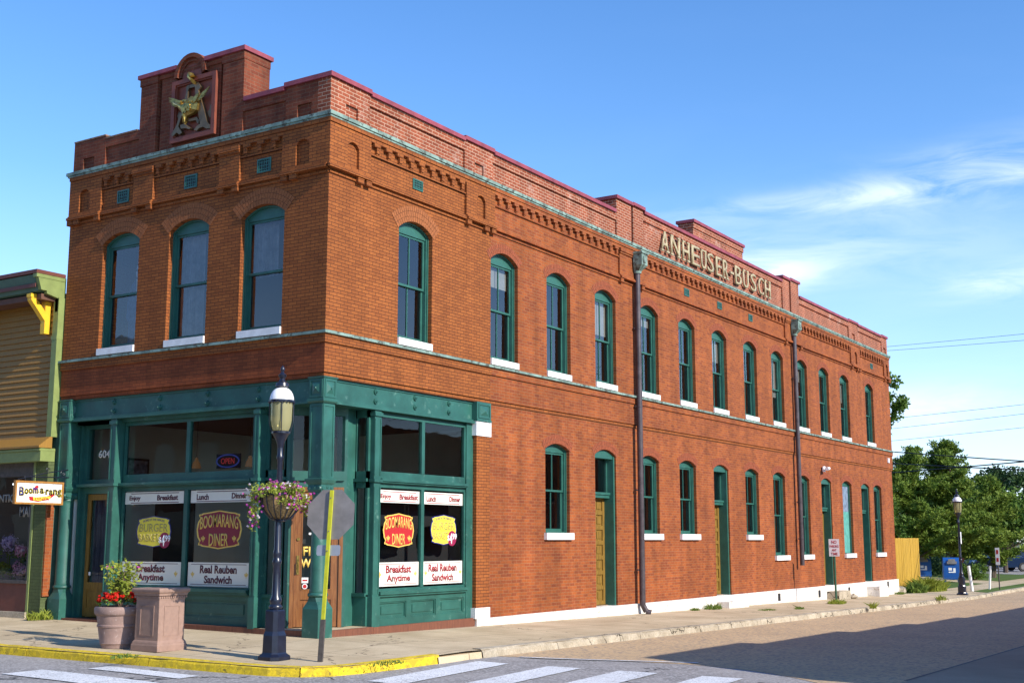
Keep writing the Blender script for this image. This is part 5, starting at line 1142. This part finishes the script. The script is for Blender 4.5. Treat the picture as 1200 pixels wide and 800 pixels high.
for a0,ln,n in ((math.radians(135),.50,20),(math.radians(318),.30,18),(math.radians(20),.2,10),(math.radians(250),.18,10)):    # trailing stems
    for k in range(n):
        s_=rnd.random(); a=a0+rnd.uniform(-.35,.35); r=.36+.09*rnd.random(); c=(r*math.cos(a),r*math.sin(a),.38-ln*s_)
        leaves(b,c,(.06,.06,.06),16,.028,rnd)
        for q in range(2): petals(fl if rnd.random()<.7 else fw,(c[0]+rnd.uniform(-.08,.08),c[1]+rnd.uniform(-.08,.08),c[2]+rnd.uniform(-.06,.06)),.02,7,.016,rnd)
b.build('foliage',M['leafy'],hb); fl.build('blossom',M['pinkf'],hb); fw.build('blossom',M['whitef'],hb)
# ---------------------------------------------------------------- stop sign seen from behind
sx,sy=-2.42,-2.19; sz=H(sx,sy)
st=empty('road_sign',(sx,sy,sz)); tag(st,'grey back of an octagonal road sign on a leaning lime yellow post','road sign')
az=R(200); bn=Vector((math.cos(az),math.sin(az),0)); lt=Vector((-bn.y,bn.x,0))     # bn: direction the back faces
lean=Vector((.035,-.03,1)).normalized()
def SP(u,d,z): return lean*z+lt*u-bn*d
b=MB()
for u0,u1,d0,d1 in ((-.020,.020,-.012,-.006),(-.027,-.020,-.012,.024),(.020,.027,-.012,.024)):
    b.hexa([SP(u0,d0,.42),SP(u1,d0,.42),SP(u1,d1,.42),SP(u0,d1,.42),SP(u0,d0,2.55),SP(u1,d0,2.55),SP(u1,d1,2.55),SP(u0,d1,2.55)])
b.build('post',M['postl'],st)
b=MB()
for u0,u1,d0,d1 in ((-.028,.028,-.020,-.013),(-.036,-.029,-.02,.03),(.029,.036,-.02,.03)):
    b.hexa([SP(u0,d0,-.05),SP(u1,d0,-.05),SP(u1,d1,-.05),SP(u0,d1,-.05),SP(u0,d0,.62),SP(u1,d0,.62),SP(u1,d1,.62),SP(u0,d1,.62)])
b.build('stub',M['postd'],st)
b=MB(); r=.375/math.cos(math.pi/8); cz=2.09-sz
b.prism([SP(r*math.cos(math.pi/8+k*math.pi/4)+0,.028,cz+r*math.sin(math.pi/8+k*math.pi/4)) for k in range(8)],-bn*.003); b.build('octagon_panel',M['alu'],st)
b=MB(); b.prism([SP(r*.995*math.cos(math.pi/8+k*math.pi/4)+0,.0335,cz+r*.995*math.sin(math.pi/8+k*math.pi/4)) for k in range(8)],-bn*.001); b.build('sign_face',M['bred'],st)
b=MB(); z0=1.545-sz
q=[(-.19,-.05),(-.17,-.075),(.17,-.075),(.19,-.05),(.19,.06),(.17,.085),(-.17,.085),(-.19,.06)]
b.prism([SP(u,.024,z0+z) for u,z in q],-bn*.003); b.build('lower_plaque',paint('plaque_grey',(.33,.36,.42),rough=.4,var=.05,metal=.3),st)
b=MB()
for z in (cz+.25,cz-.25,z0): b.cyl(SP(0,-.0,z),SP(0,-.022,z),.010,None,6)
b.build('bolt',M['alu'],st)
# ---------------------------------------------------------------- flower pot and litter pedestal
px_,py_=-2.80,1.85; pz=H(px_,py_)
pt=empty('flower_pot',(px_,py_,pz)); tag(pt,'round pinkish flower pot with red flowers and a bushy shrub by the yellow kerb','flower pot')
b=MB(); b.lathe(0,0,[(.27,0),(.275,.03),(.285,.06),(.30,.075),(.295,.09),(.335,.33),(.350,.34),(.350,.37),(.338,.38),(.365,.52),(.385,.53),(.40,.56),(.405,.62),(.395,.655),(.36,.665),(.335,.65),(.33,.60)],40); b.build('pot',M['pot'],pt,smooth=True)
b=MB(); b.lathe(0,0,[(.33,.58),(.30,.60),(.15,.62),(.01,.625)],20); b.build('soil',M['soil'],pt)
rnd=random.Random(9); b=MB(); fr_=MB(); 
for k in range(60):
    a=rnd.uniform(0,6.28); r=.34*math.sqrt(rnd.random()); c=(r*math.cos(a)*1.08,r*math.sin(a)*1.08,.70+.08*rnd.random()+.05*(1-r/.34))
    leaves(b,c,(.05,.05,.05),10,.035,rnd)
    for q in range(3): petals(fr_,(c[0]+rnd.uniform(-.05,.05),c[1]+rnd.uniform(-.05,.05),c[2]+.02+rnd.uniform(0,.07)),.024,9,.02,rnd)
fo=b.build('bedding_leaves',M['leaf'],pt); fr_.build('red_blossom',M['redf'],pt)
b=MB(); lf=MB(); pk=MB()
for k in range(17):
    a=rnd.uniform(0,6.28); l=rnd.uniform(.35,.78); sp_=rnd.uniform(.1,.55); pts=[Vector((0,0,.62))]; d=Vector((math.cos(a)*sp_,math.sin(a)*sp_,1)).normalized()
    for q in range(5): pts.append(pts[-1]+d*l/5+Vector((rnd.uniform(-.02,.02),rnd.uniform(-.02,.02),0)))
    b.tube(pts,[.008,.007,.006,.005,.004,.003],5)
    for q in (2,3,4,5): 
        if (pts[q].z>.86) : leaves(lf,pts[q],(.09,.09,.08),26 if k%4 else 6,.045,rnd)
        b.tube([pts[q],pts[q]+Vector((rnd.uniform(-.12,.12),rnd.uniform(-.12,.12),rnd.uniform(0,.1)))],.003,4)
    if k%5==0: petals(pk,pts[5],.03,14,.022,rnd)
b.build('twigs',M['twig'],pt); lf.build('shrub_leaves',M['leafy'],pt); pk.build('pink_blossom',M['pinkf'],pt)
bx0,by0=-2.72,.97; bz0=H(bx0,by0)
bxo=empty('litter_pedestal',(bx0,by0,bz0)); tag(bxo,'square pinkish stone litter bin pedestal with a dentil cornice beside the flower pot','litter bin')
b=MB(); sqloft(b,0,0,[(.31,0),(.31,.09),(.30,.115),(.298,.13),(.288,.15),(.272,.17),(.268,.80),(.272,.81)]); 
b.build('body',M['box'],bxo,bevel=.006)
b=MB()
for s in (-1,1):
    for ax in (0,1):
        def Q(u0,u1,d0,d1,z0,z1):
            if ax==0: b.box(u0,u1,s*d0,s*d1,z0,z1)
            else: b.box(s*d0,s*d1,u0,u1,z0,z1)
        Q(-.16,.16,.2649,.277,.24,.255); Q(-.16,.16,.2649,.277,.70,.715); Q(-.16,-.145,.2649,.277,.255,.70); Q(.145,.16,.2649,.277,.255,.70)
        for k in range(13): Q(-.28+.56*k/12-.012,-.28+.56*k/12+.012,.26,.289,.83,.858)
b.build('moulding',M['box'],bxo,bevel=.002)
b=MB(); sqloft(b,0,0,[(.272,.805),(.274,.86),(.295,.87),(.30,.90),(.322,.925),(.328,.95),(.328,.965),(.31,.985),(.20,.99)]); b.build('lid',M['box'],bxo,bevel=.003)
# ---------------------------------------------------------------- no-parking sign
nx,ny=24.15,-1.41; nz_=H(nx,ny)
ns=empty('no_parking_sign',(nx,ny,nz_)); tag(ns,'small sign reading No Parking Any Time on a green post at the kerb','sign')
b=MB(); b.cyl((0,0,-.05),(0,0,2.12),.035,None,8); b.build('post',M['postg'],ns)
NF=FR((nx,ny,0),(.34,-.94,0),(.94,.34,0)); NO=Vector((nx,ny,nz_)); 
b=MB(); b.fb(NF,-.17,.17,-.045,-.038,nz_+1.55,nz_+2.12); o=b.build('sign_panel',paint('pinkish_white_panel',(.55,.48,.50),rough=.5,var=.04),ns,origin=NO,bevel=.0); o.location=(0,0,0)
for s_,z,h,w_ in (('NO',2.02,.11,.17),('PARKING',1.88,.085,.29),('ANY',1.755,.08,.16),('TIME',1.63,.09,.22)):
    q=text('lettering',s_,NF,0,nz_+z,-.0455,h,w_,M['inkr'],ns,offset=.03); q.matrix_parent_inverse=Matrix.Translation(-NO)
# security camera above the third side door
sc=empty('security_camera',(27.6,-.02,4.28)); tag(sc,'small white security camera fixed to the wall over a side door','camera')
b=MB(); b.box(-.10,.10,-.03,.02,-.10,.10); b.cyl((0,-.02,0),(0,-.14,-.03),.025); b.build('mount',M['white'],sc)
b=MB(); b.cyl((-.16,-.18,.0),(.10,-.16,.02),.06,.06,12); b.cyl((-.20,-.183,-.004),(-.16,-.18,0),.07,.07,12); b.build('housing',M['white'],sc)
b=MB(); b.box(36.0,36.16,-.06,-.001,4.95,5.15); o=b.build('wall_box',M['white']); tag(o,'small white box fixed high on the far end of the side wall','electrical box')
# red handrail-like conduit pieces: loose stones by the steps
rnd=random.Random(2)
def rock(name,x,y,s,label,m):
    b=MB(); b.ball((0,0,s*.3),s,9,.5,6); 
    for v in b.b.verts: v.co+=Vector((rnd.uniform(-1,1),rnd.uniform(-1,1),rnd.uniform(-1,1)))*s*.14
    o=b.build(name,m); o.location=(x,y,H(x,y)); tag(o,label,'stone'); return o
rock('stone',29.3,-.35,.20,'loose stone lying between the third door step and the sign post',M['kerb']); rock('stone',37.8,.3,.35,'stone block lying in the weeds at the foot of the fence',M['kerb'])
# ---------------------------------------------------------------- weeds
def weeds(x,y,r,h,n,label,m='leafy',seed=1,cat='weeds'):
    rnd=random.Random(seed); b=MB()
    for i in range(n):
        a=rnd.uniform(0,6.28); q=r*math.sqrt(rnd.random()); p=Vector((q*math.cos(a),q*math.sin(a)*.5,0)); l=h*rnd.uniform(.5,1.1)*(1.1-q/r*.6); d=Vector((rnd.gauss(0,.35),rnd.gauss(0,.35),1)); w=Vector((rnd.gauss(0,1),rnd.gauss(0,1),0)).normalized()*.008*max(1,h/.25)
        m_=p+d*l*.55; e=p+Vector((d.x*1.6,d.y*1.6,d.z*.9))*l
        b.face([p-w,p+w,m_+w,e,m_-w])
    o=b.build('weed_clump',M[m]); o.location=(x,y,H(x,y)); tag(o,label,cat,group='weeds growing in the pavement',kind='stuff'); return o
weeds(.0-.05,7.35,.45,.30,260,'dry weeds at the foot of the left iron column','leafy',1)
weeds(16.6,-.28,.40,.24,200,'grassy weeds against the foundation before the second door step','leaf',2)
weeds(15.4,-.25,.22,.13,80,'small weeds against the foundation','leaf',3)
weeds(17.6,-1.5,.45,.06,160,'low weeds in a pavement joint of the side walk','leaf',4)
weeds(19.2,-1.9,.25,.12,90,'small weed tuft near the side kerb','leaf',14)
weeds(24.1,-1.45,.55,.22,300,'green weeds round the foot of the no parking post','leafy',5)
weeds(22.0,-3.25,.22,.30,60,'thin weeds growing out of the side kerb','leafy',6)
weeds(31.4,-3.05,.35,.30,90,'tall thin weeds growing out of the far kerb','leafy',7)
weeds(36.0,-.25,.35,.18,140,'weeds under the last window of the side wall','leaf',8)
weeds(-3.75,.6,.25,.10,70,'weeds in the gutter below the yellow kerb','leaf',9)
weeds(-2.0,-3.12,.45,.05,120,'sparse grass in the gutter at the kerb corner','leaf',10)
weeds(41.2,-.1,1.5,.75,1500,'bright green tall weeds beside the ochre fence','leafy',12)
weeds(38.9,-.2,.8,.6,500,'dark weeds at the foot of the ochre fence','leaf',13)
# ---------------------------------------------------------------- interior objects seen through the glass
def pendant(x,y,z,label):
    t=empty('pendant_lamp',(x,y,z)); tag(t,label,'pendant lamp',group='pendant lamps in the diner')
    b=MB(); b.cyl((0,0,.15),(0,0,4.25-z),.006,None,6); b.build('cord',M['black'],t)
    b=MB(); b.lathe(0,0,[(.10,-.08),(.08,.02),(.04,.08),(.03,.14)],14); b.build('shade',emit('amber_shade',(.40,.20,.08),.12),t,smooth=True)
    b=MB(); b.ball((0,0,-.04),.035); b.build('bulb',emit('warm_bulb',(1,.75,.4),3),t)
pendant(1.6,4.9,3.28,'amber pendant lamp hanging behind the left front transom pane'); pendant(1.4,3.15,3.25,'amber pendant lamp hanging behind the right front transom pane by the neon sign'); pendant(3.2,1.5,3.3,'amber pendant lamp hanging behind the side display window')
t=empty('neon_sign',(.42,2.78,3.22)); tag(t,'oval blue and red neon open sign hanging behind the front transom','neon sign'); NO2=t.location.copy()
b=MB(); n=28; b.tube([(0,.30*math.cos(2*math.pi*i/n),.12*math.sin(2*math.pi*i/n)) for i in range(n+1)],.014,6); b.build('blue_ring',emit('neon_blue',(.05,.08,.35),.18),t)
q=text('lettering','OPEN',FR(NO2,(0,-1,0),(1,0,0)),0,0,.0,.11,.36,emit('neon_red',(.55,.05,.05),.22),t); q.matrix_parent_inverse=Matrix.Translation(-NO2)
b=MB(); b.box(.02,.03,-.33,.33,-.14,.14); b.build('backing',M['black'],t)
t=empty('picture_frame',(1.9,W_-.30,3.2)); tag(t,'framed dark picture hung on the pale wall behind the front transom','picture')
b=MB(); b.box(-.32,.32,-.03,-.001,-.30,.30); b.build('frame',M['black'],t); b=MB(); b.box(-.27,.27,-.034,-.03,-.25,.25); b.build('print',paint('grey_print',(.22,.24,.30),var=.5,scale=9),t)
# painted figures standing behind the front windows
def figure(u,d,label,m):
    t=empty('window_cutout',(d,u,5.0)); tag(t,label,'cut-out figure',group='cut-out figures behind the upper front windows')
    def pr_(name,pts,x,mm): 
        b=MB(); b.prism([(x,-a,z) for a,z in pts],(.012,0,0)); b.build(name,mm,t)
    pr_('suit',[(-.24,.3),(-.10,.3),(-.05,1.15),(.0,.3),(.2,.3),(.24,1.1),(.34,1.3),(.30,1.75),(.22,2.02),(.08,2.12),(-.06,2.12),(-.20,2.0),(-.30,1.7),(-.32,1.3),(-.24,1.2)],0,paint('cutout_suit',(.05,.085,.20),var=.3,scale=9))
    pr_('shirt',[(-.03,1.75),(.05,1.75),(.07,2.10),(-.04,2.10)],-.013,M['banner']); pr_('face',[(-.06,2.14),(.08,2.14),(.11,2.28),(.07,2.40),(-.05,2.40),(-.09,2.28)],-.001,paint('cutout_face',(.55,.57,.62),var=.1))
    pr_('sunglasses',[(-.08,2.27),(.10,2.27),(.10,2.32),(-.08,2.32)],-.014,M['black']); pr_('trouser_stripe',[(-.03,.62),(.07,.62),(.04,1.35),(.0,1.35)],-.013,M['banner'])
figure(5.42,.26,'dark suited cut-out figure behind the left upper front window',0); figure(3.05,.26,'dark suited cut-out figure half hidden behind the middle upper front window',0); figure(.98,.26,'dark suited cut-out figure half hidden behind the right upper front window',0)
# ---------------------------------------------------------------- things beyond the building
t=empty('board_fence',(40.3,1.0,-.42)); tag(t,'tall ochre board fence standing behind the brick building','fence')
b=MB(); rnd=random.Random(1); x=-.55
while x<3.95:
    b.box(x,x+.138,.0+rnd.uniform(-.006,.006),.03,.02,2.22+rnd.uniform(-.012,.012)); x+=.142
b.build('boards',M['fence'],t)
b=MB()
for z in (.4,1.2,1.95): b.box(-.5,3.9,.03,.09,z,z+.09)
b.build('rail',M['fence'],t)
b=MB()
for xx in (-.45,1.6,3.8): b.box(xx,xx+.09,.09,.18,-.3,2.2)
b.build('post',M['fence'],t)
def mailbox(x,y,label,rz=0):
    t=empty('mailbox',(x,y,H(x,y)+.02)); t.rotation_euler=(0,0,rz); tag(t,label,'mailbox',group='blue mailboxes on the lawn')
    b=MB(); n=8; pts=[(-.32,.15),(-.32,1.02)]+[(-.32*math.cos(math.pi*i/n),1.02+.28*math.sin(math.pi*i/n)) for i in range(1,n)]+[(.32,1.02),(.32,.15)]
    b.prism([(a,-.42,z) for a,z in pts],(0,.84,0)); b.build('body',M['bluebox'],t,bevel=.008)
    b=MB()
    for a in (-.27,.21):
        for c in (-.38,.32): b.box(a,a+.06,c,c+.06,0,.15)
    b.build('leg',M['bluebox'],t)
    b=MB(); b.box(-.385,-.32,-.25,.25,.96,1.10); b.box(-.36,-.325,-.18,.18,1.10,1.22); b.build('hatch',M['alu'],t)
    b=MB(); b.box(-.328,-.321,-.18,.18,.50,.56); b.box(-.328,-.321,-.18,-.06,.56,.74); b.box(-.328,-.321,.0,.18,.62,.76); b.build('emblem',M['white'],t)
    return t
mailbox(52.6,1.5,'blue mailbox on the lawn to the left of the far street lamp',R(20)); mailbox(56.5,3.95,'blue and white mailbox half hidden by the ochre fence',R(15))
t=empty('bollard',(36.47+6.0,-1.75,-.6)); tag(t,'white leaning marker post on the verge past the far street lamp','post'); t.rotation_euler=(0,R(-2),0)
b=MB(); b.cyl((0,0,0),(0,.10,1.15),.075,.07,10); b.build('post',M['white'],t)
t=empty('small_road_sign',(45.4,-2.25,-.6)); tag(t,'small red and white sign on two thin posts by the verge','sign')
b=MB(); b.cyl((0,-.10,0),(0,-.10,1.9),.03,None,6); b.build('post',M['postd'],t); b=MB(); b.cyl((0,.35,0),(0,.25,1.1),.05,None,6); b.build('post',M['white'],t)
b=MB(); b.box(-.06,-.035,-.19,-.01,1.15,1.95); b.build('sign_panel',M['white'],t); b=MB(); b.box(-.065,-.06,-.15,-.05,1.66,1.85); b.box(-.065,-.06,-.15,-.05,1.30,1.48); b.build('sign_mark',M['bred'],t)
def tree_trunk(h,r,rnd,n=5):
    b=MB(); pts=[Vector((rnd.uniform(-.05,.05)*i,rnd.uniform(-.05,.05)*i,h*i/n)) for i in range(n+1)]; b.tube(pts,[r*(1-.75*i/n) for i in range(n+1)],8); return b,pts
def conifer(x,y,h,r,label,seed,zb=-.6,nb_=60):
    t=empty('conifer_tree',(x,y,zb)); tag(t,label,'tree'); rnd=random.Random(seed)
    b,pts=tree_trunk(h*.97,.20,rnd); lf=MB()
    for i in range(nb_):
        f=(i+rnd.random())/nb_; z=h*(.16+.84*f); l=r*(1-f)**.68*rnd.uniform(.35,1.2)+.25; a=rnd.uniform(0,6.28)
        p0=Vector((0,0,z)); p1=p0+Vector((math.cos(a)*l,math.sin(a)*l,l*rnd.uniform(.15,.55)))
        b.tube([p0,p0.lerp(p1,.5)+Vector((0,0,-.05)),p1],[.05,.03,.01],5)
        k=int(5+l*5)
        for q in range(k):
            s_=.25+.8*q/k; c=p0.lerp(p1,s_)+Vector((rnd.gauss(0,.16),rnd.gauss(0,.16),rnd.gauss(0,.14)))
            leaves(lf,c,(.34,.34,.16),52,.085,rnd,el=2.6,up=.5,shell=.6)
    b.build('trunk',M['bark'],t); lf.build('crown',M['pine'],t); return t
def broad(x,y,h,r,label,seed,zb=-.6,mt='broad',cl=40,n=110,ls=.13,trunk=.35,group=None):
    t=empty('broadleaf_tree',(x,y,zb)); tag(t,label,'tree',group=group); rnd=random.Random(seed)
    b,pts=tree_trunk(h*.8,.28*h/9,rnd); lf=MB(); cz=h*(trunk+1)/2; rz=h*(1-trunk)/2
    for i in range(cl):
        v=Vector((rnd.gauss(0,1),rnd.gauss(0,1),rnd.gauss(0,1))).normalized()*(rnd.random()**.38)
        c=Vector((v.x*r*.82,v.y*r*.82,cz+v.z*rz*.86)); 
        if i%3==0: b.tube([Vector((0,0,h*trunk*rnd.uniform(.7,1.3))),c],[.09,.02],5)
        k=rnd.uniform(.16,.32)*r; leaves(lf,c,(k,k,k*.8),n,ls,rnd,el=1.5,shell=.45)
    b.build('trunk',M['bark'],t); lf.build('crown',M[mt],t); return t
conifer(57.6,2.55,7.8,2.9,'tall feathery conifer with the highest peak, left of the far street lamp',21,nb_=74)
conifer(55.2,4.1,7.2,2.7,'broad conifer rising directly behind the mailboxes',22,nb_=60)
conifer(62.5,1.4,5.9,2.2,'lower conifer with a leaning tip to the right of the far street lamp',23,nb_=54)
broad(47.2,3.6,5.0,1.7,'low bushy tree between the fence and the tall conifers',31,cl=50,n=150,ls=.12,trunk=.15)
broad(45.2,3.0,11.0,1.7,'tall broadleaf tree showing its edge behind the building',32,cl=34,n=110,ls=.16,trunk=.66)
broad(46.5,5.2,6.4,2.2,'dense tree right behind the corner of the building',36,cl=50,n=140,ls=.15,trunk=.15)
broad(74,2.9,5.6,3.6,'spreading dark tree shading the parked cars',33,cl=60,n=150,ls=.19,trunk=.28)
broad(98,7.4,9.6,4.5,'distant dark tree at the right edge of the picture',34,mt='darkl',cl=50,n=130,ls=.27,trunk=.15)
broad(108,15,9.0,5.5,'distant dark tree rising between the conifers and the right edge',35,mt='darkl',cl=50,n=130,ls=.3,trunk=.1)
broad(57.0,1.35,1.05,1.0,'small rounded bush on the lawn behind the mailbox',38,cl=30,n=110,ls=.07,trunk=.05)
rnd=random.Random(77); b=MB()
for i in range(150):
    a=rnd.uniform(0,1); x=130+120*rnd.random(); y=-40+150*a; leaves(b,(x,y,3+3*rnd.random()),(6,6,3.4),60,.8,rnd)
o=b.build('woodland',M['darkl']); tag(o,'far-off belt of trees closing the view down the street','woodland',kind='stuff')
rnd=random.Random(78); b=MB()
for i in range(46): leaves(b,(64+8*rnd.random(),4.6+3.5*rnd.random(),-.6+1.4*rnd.random()),(1.2,1.0,.7),110,.14,rnd)
o=b.build('hedge',M['darkl']); tag(o,'dark undergrowth below the conifers','undergrowth',kind='stuff')
def car(x,y,rz,label,paintm):
    t=empty('parked_car',(x,y,H(x,y)+.03)); t.rotation_euler=(0,0,rz); tag(t,label,'car',group='parked cars in the lot')
    prof=[(-2.2,.35),(-2.25,.62),(-2.15,.86),(-1.45,.95),(-.85,1.38),(.35,1.42),(1.15,1.0),(2.05,.84),(2.25,.6),(2.2,.32),(1.75,.30),(1.68,.50),(1.45,.62),(1.2,.50),(1.12,.28),(-1.0,.28),(-1.08,.50),(-1.32,.62),(-1.58,.50),(-1.64,.30)]
    b=MB(); b.prism([(a,-.86,z) for a,z in prof],(0,1.72,0))
    for v in b.b.verts:
        if v.co.z>.96: v.co.y*=.78
    b.build('body',paintm,t,bevel=.03)
    b=MB()
    for s in (-1,1):
        for w_ in ([(-1.22,.99),(-.80,1.30),(-.22,1.34),(-.22,.99)],[(-.15,.99),(-.15,1.34),(.32,1.35),(.92,1.02)]):
            b.prism([(a,s*(.853-(z-.96)*.42),z) for a,z in w_],(0,s*.012,0))
    b.build('window',M['cargl'],t)
    for a in (-1.32,1.42):
        for s in (-1,1):
            b=MB(); b.cyl((a,s*.70,.31),(a,s*.89,.31),.31,None,18); wh=b.build('wheel',M['tyre'],t); b=MB(); b.cyl((a,s*.885,.31),(a,s*.90,.31),.19,.17,12); b.build('rim',M['rim'],wh)
    for s in (-1,1):
        b=MB(); b.box(2.08,2.22,s*.55-.16,s*.55+.16,.62,.76); b.build('headlight',M['white'],t)
        b=MB(); b.box(-2.255,-2.17,s*.60-.14,s*.60+.14,.66,.80); b.build('tail_light',M['bred'],t)
car(77.0,3.9,R(130),'dark blue saloon car parked under the spreading tree',M['car']); car(84,4.6,R(125),'second dark blue car parked behind the first at the right edge',M['car']); car(90,7.6,R(120),'maroon car parked further back in the lot',M['carm'])
t=empty('brown_roofed_house',(96,3.6,-.6)); tag(t,'low house with a brown shingle roof at the right edge of the picture','house')
b=MB(); b.box(-5,9,-6.2,.6,0,2.6); b.build('wall',M['dwall'],t)
b=MB(); b.prism([(-5.6,-6.8,2.6),(-5.6,1.2,2.6),(-5.6,-2.8,4.5)],(15,0,0)); b.build('roof',M['roof'],t)
b=MB(); b.box(-5.03,-5.0,-4.6,-3.4,.9,2.1); b.build('window',M['cargl'],t)
# overhead wires
for i,(a,c) in enumerate((((54.83,12.44,7.64),(41.77,-9.5,4.66)),((54.95,12.51,6.77),(41.8,-9.48,4.42)),((55.16,12.65,5.22),(41.66,-9.57,5.47)),((54.14,12.0,12.73),(40.93,-10.03,10.83)),((54.16,12.01,12.61),(40.98,-10.0,10.47)),((54.74,12.38,8.28),(41.32,-9.79,7.96)),((54.83,12.44,7.63),(41.37,-9.75,7.6)),((54.92,12.49,6.98),(41.45,-9.7,6.97)))):
    A=Vector(a);B=Vector(c); dv=(A-B); A2=A+dv*.8; B2=B-dv*.8; thick=.030 if i<3 else .010
    pts=[A2.lerp(B2,k/16)+Vector((0,0,.5*((k/8-1)**2-0.15)*(1 if i<3 else .6))) for k in range(17)]
    b=MB(); b.tube(pts,thick,5); o=b.build('overhead_wire',M['wire'])
    tag(o,['heavy black overhead wire, uppermost of the three low ones','heavy black overhead wire crossing in front of the conifer tips','black overhead wire rising gently to the right over the trees','thin high overhead wire near the roof line, upper of its pair','thin high overhead wire near the roof line, lower of its pair','thin overhead wire in mid sky, highest of the middle three','thin overhead wire in mid sky, middle of the middle three','thin overhead wire in mid sky, lowest of the middle three'][i],'wire',group='overhead wires beyond the building')
# ---------------------------------------------------------------- buildings across the streets (they shade the road and show in the glass)
sh=empty('shop_row',(1.5,-13,-.3)); tag(sh,'brick building across the side street whose stepped parapet shades the road','building'); SO=Vector((1.5,-13,-.3))
b=MB(); steps=[(1.5,6.1,4.18),(6.1,11.2,3.92),(11.2,15.7,3.68),(15.7,20.4,3.46),(20.4,110,3.30)]
for a,c,z in steps: b.box(a,c-.001,-19,-13.0,-.9,z)
b.prism([(1.5,-13.0,-.9),(1.5,-19,-.9),(-.4,-19,-.9),(-.4,-16.4,-.9)],(0,0,5.08)); b.box(3,110,-24,-19.2,-.9,6.7); o=b.build('wall',M['common'],sh,origin=SO); o.location=(0,0,0)  # rear block added to keep bright sky out of the side-window reflections
b=MB()
for a,c,z in steps: b.box(a,c-.02,-13.3,-12.96,z,z+.07)
o=b.build('coping',M['kerb'],sh,origin=SO); o.location=(0,0,0)
b=MB()
for x in (3,8,13,18,23,28,33,38): b.box(x,x+1.4,-12.99,-12.97,.9,2.6)
o=b.build('window',M['cargl'],sh,origin=SO); o.location=(0,0,0)
ac=empty('facade_block',(-23,10,-.2)); tag(ac,'two-storey brick block across the main street that shows in the front glass','building'); AO=Vector((-23,10,-.2))
b=MB(); 
for y0,y1,h in ((-4,6,10.6),(6,17,11.8),(17,30,10.0),(30,48,11.2)): b.box(-33,-23,y0,y1-.01,-.6,h)  # unseen mass in dark brick, raised to block sky light from the front
o=b.build('wall',M['fasciab'],ac,origin=AO); o.location=(0,0,0)
b=MB()
for y0,y1,h in ((-4,6,10.6),(6,17,11.8),(17,30,10.0),(30,48,11.2)): b.box(-23.3,-22.8,y0,y1-.01,h,h+.35)
o=b.build('cornice',M['banner'],ac,origin=AO); o.location=(0,0,0)
b=MB()
for y in range(-3,47,3): b.box(-23.02,-22.97,y,y+1.1,4.3,6.2)
for y in range(-3,45,5): b.box(-23.02,-22.97,y,y+3.6,.5,3.0)
o=b.build('window',M['cargl'],ac,origin=AO); o.location=(0,0,0)
b=MB(); b.face([(-23,-80,.0),(-18.2,-80,0),(-18.2,90,0),(-23,90,0)]); 
for v in b.b.verts: v.co.z=H(v.co.x,v.co.y)
o=b.build('opposite_walk',M['concrete']); o['kind']='structure'
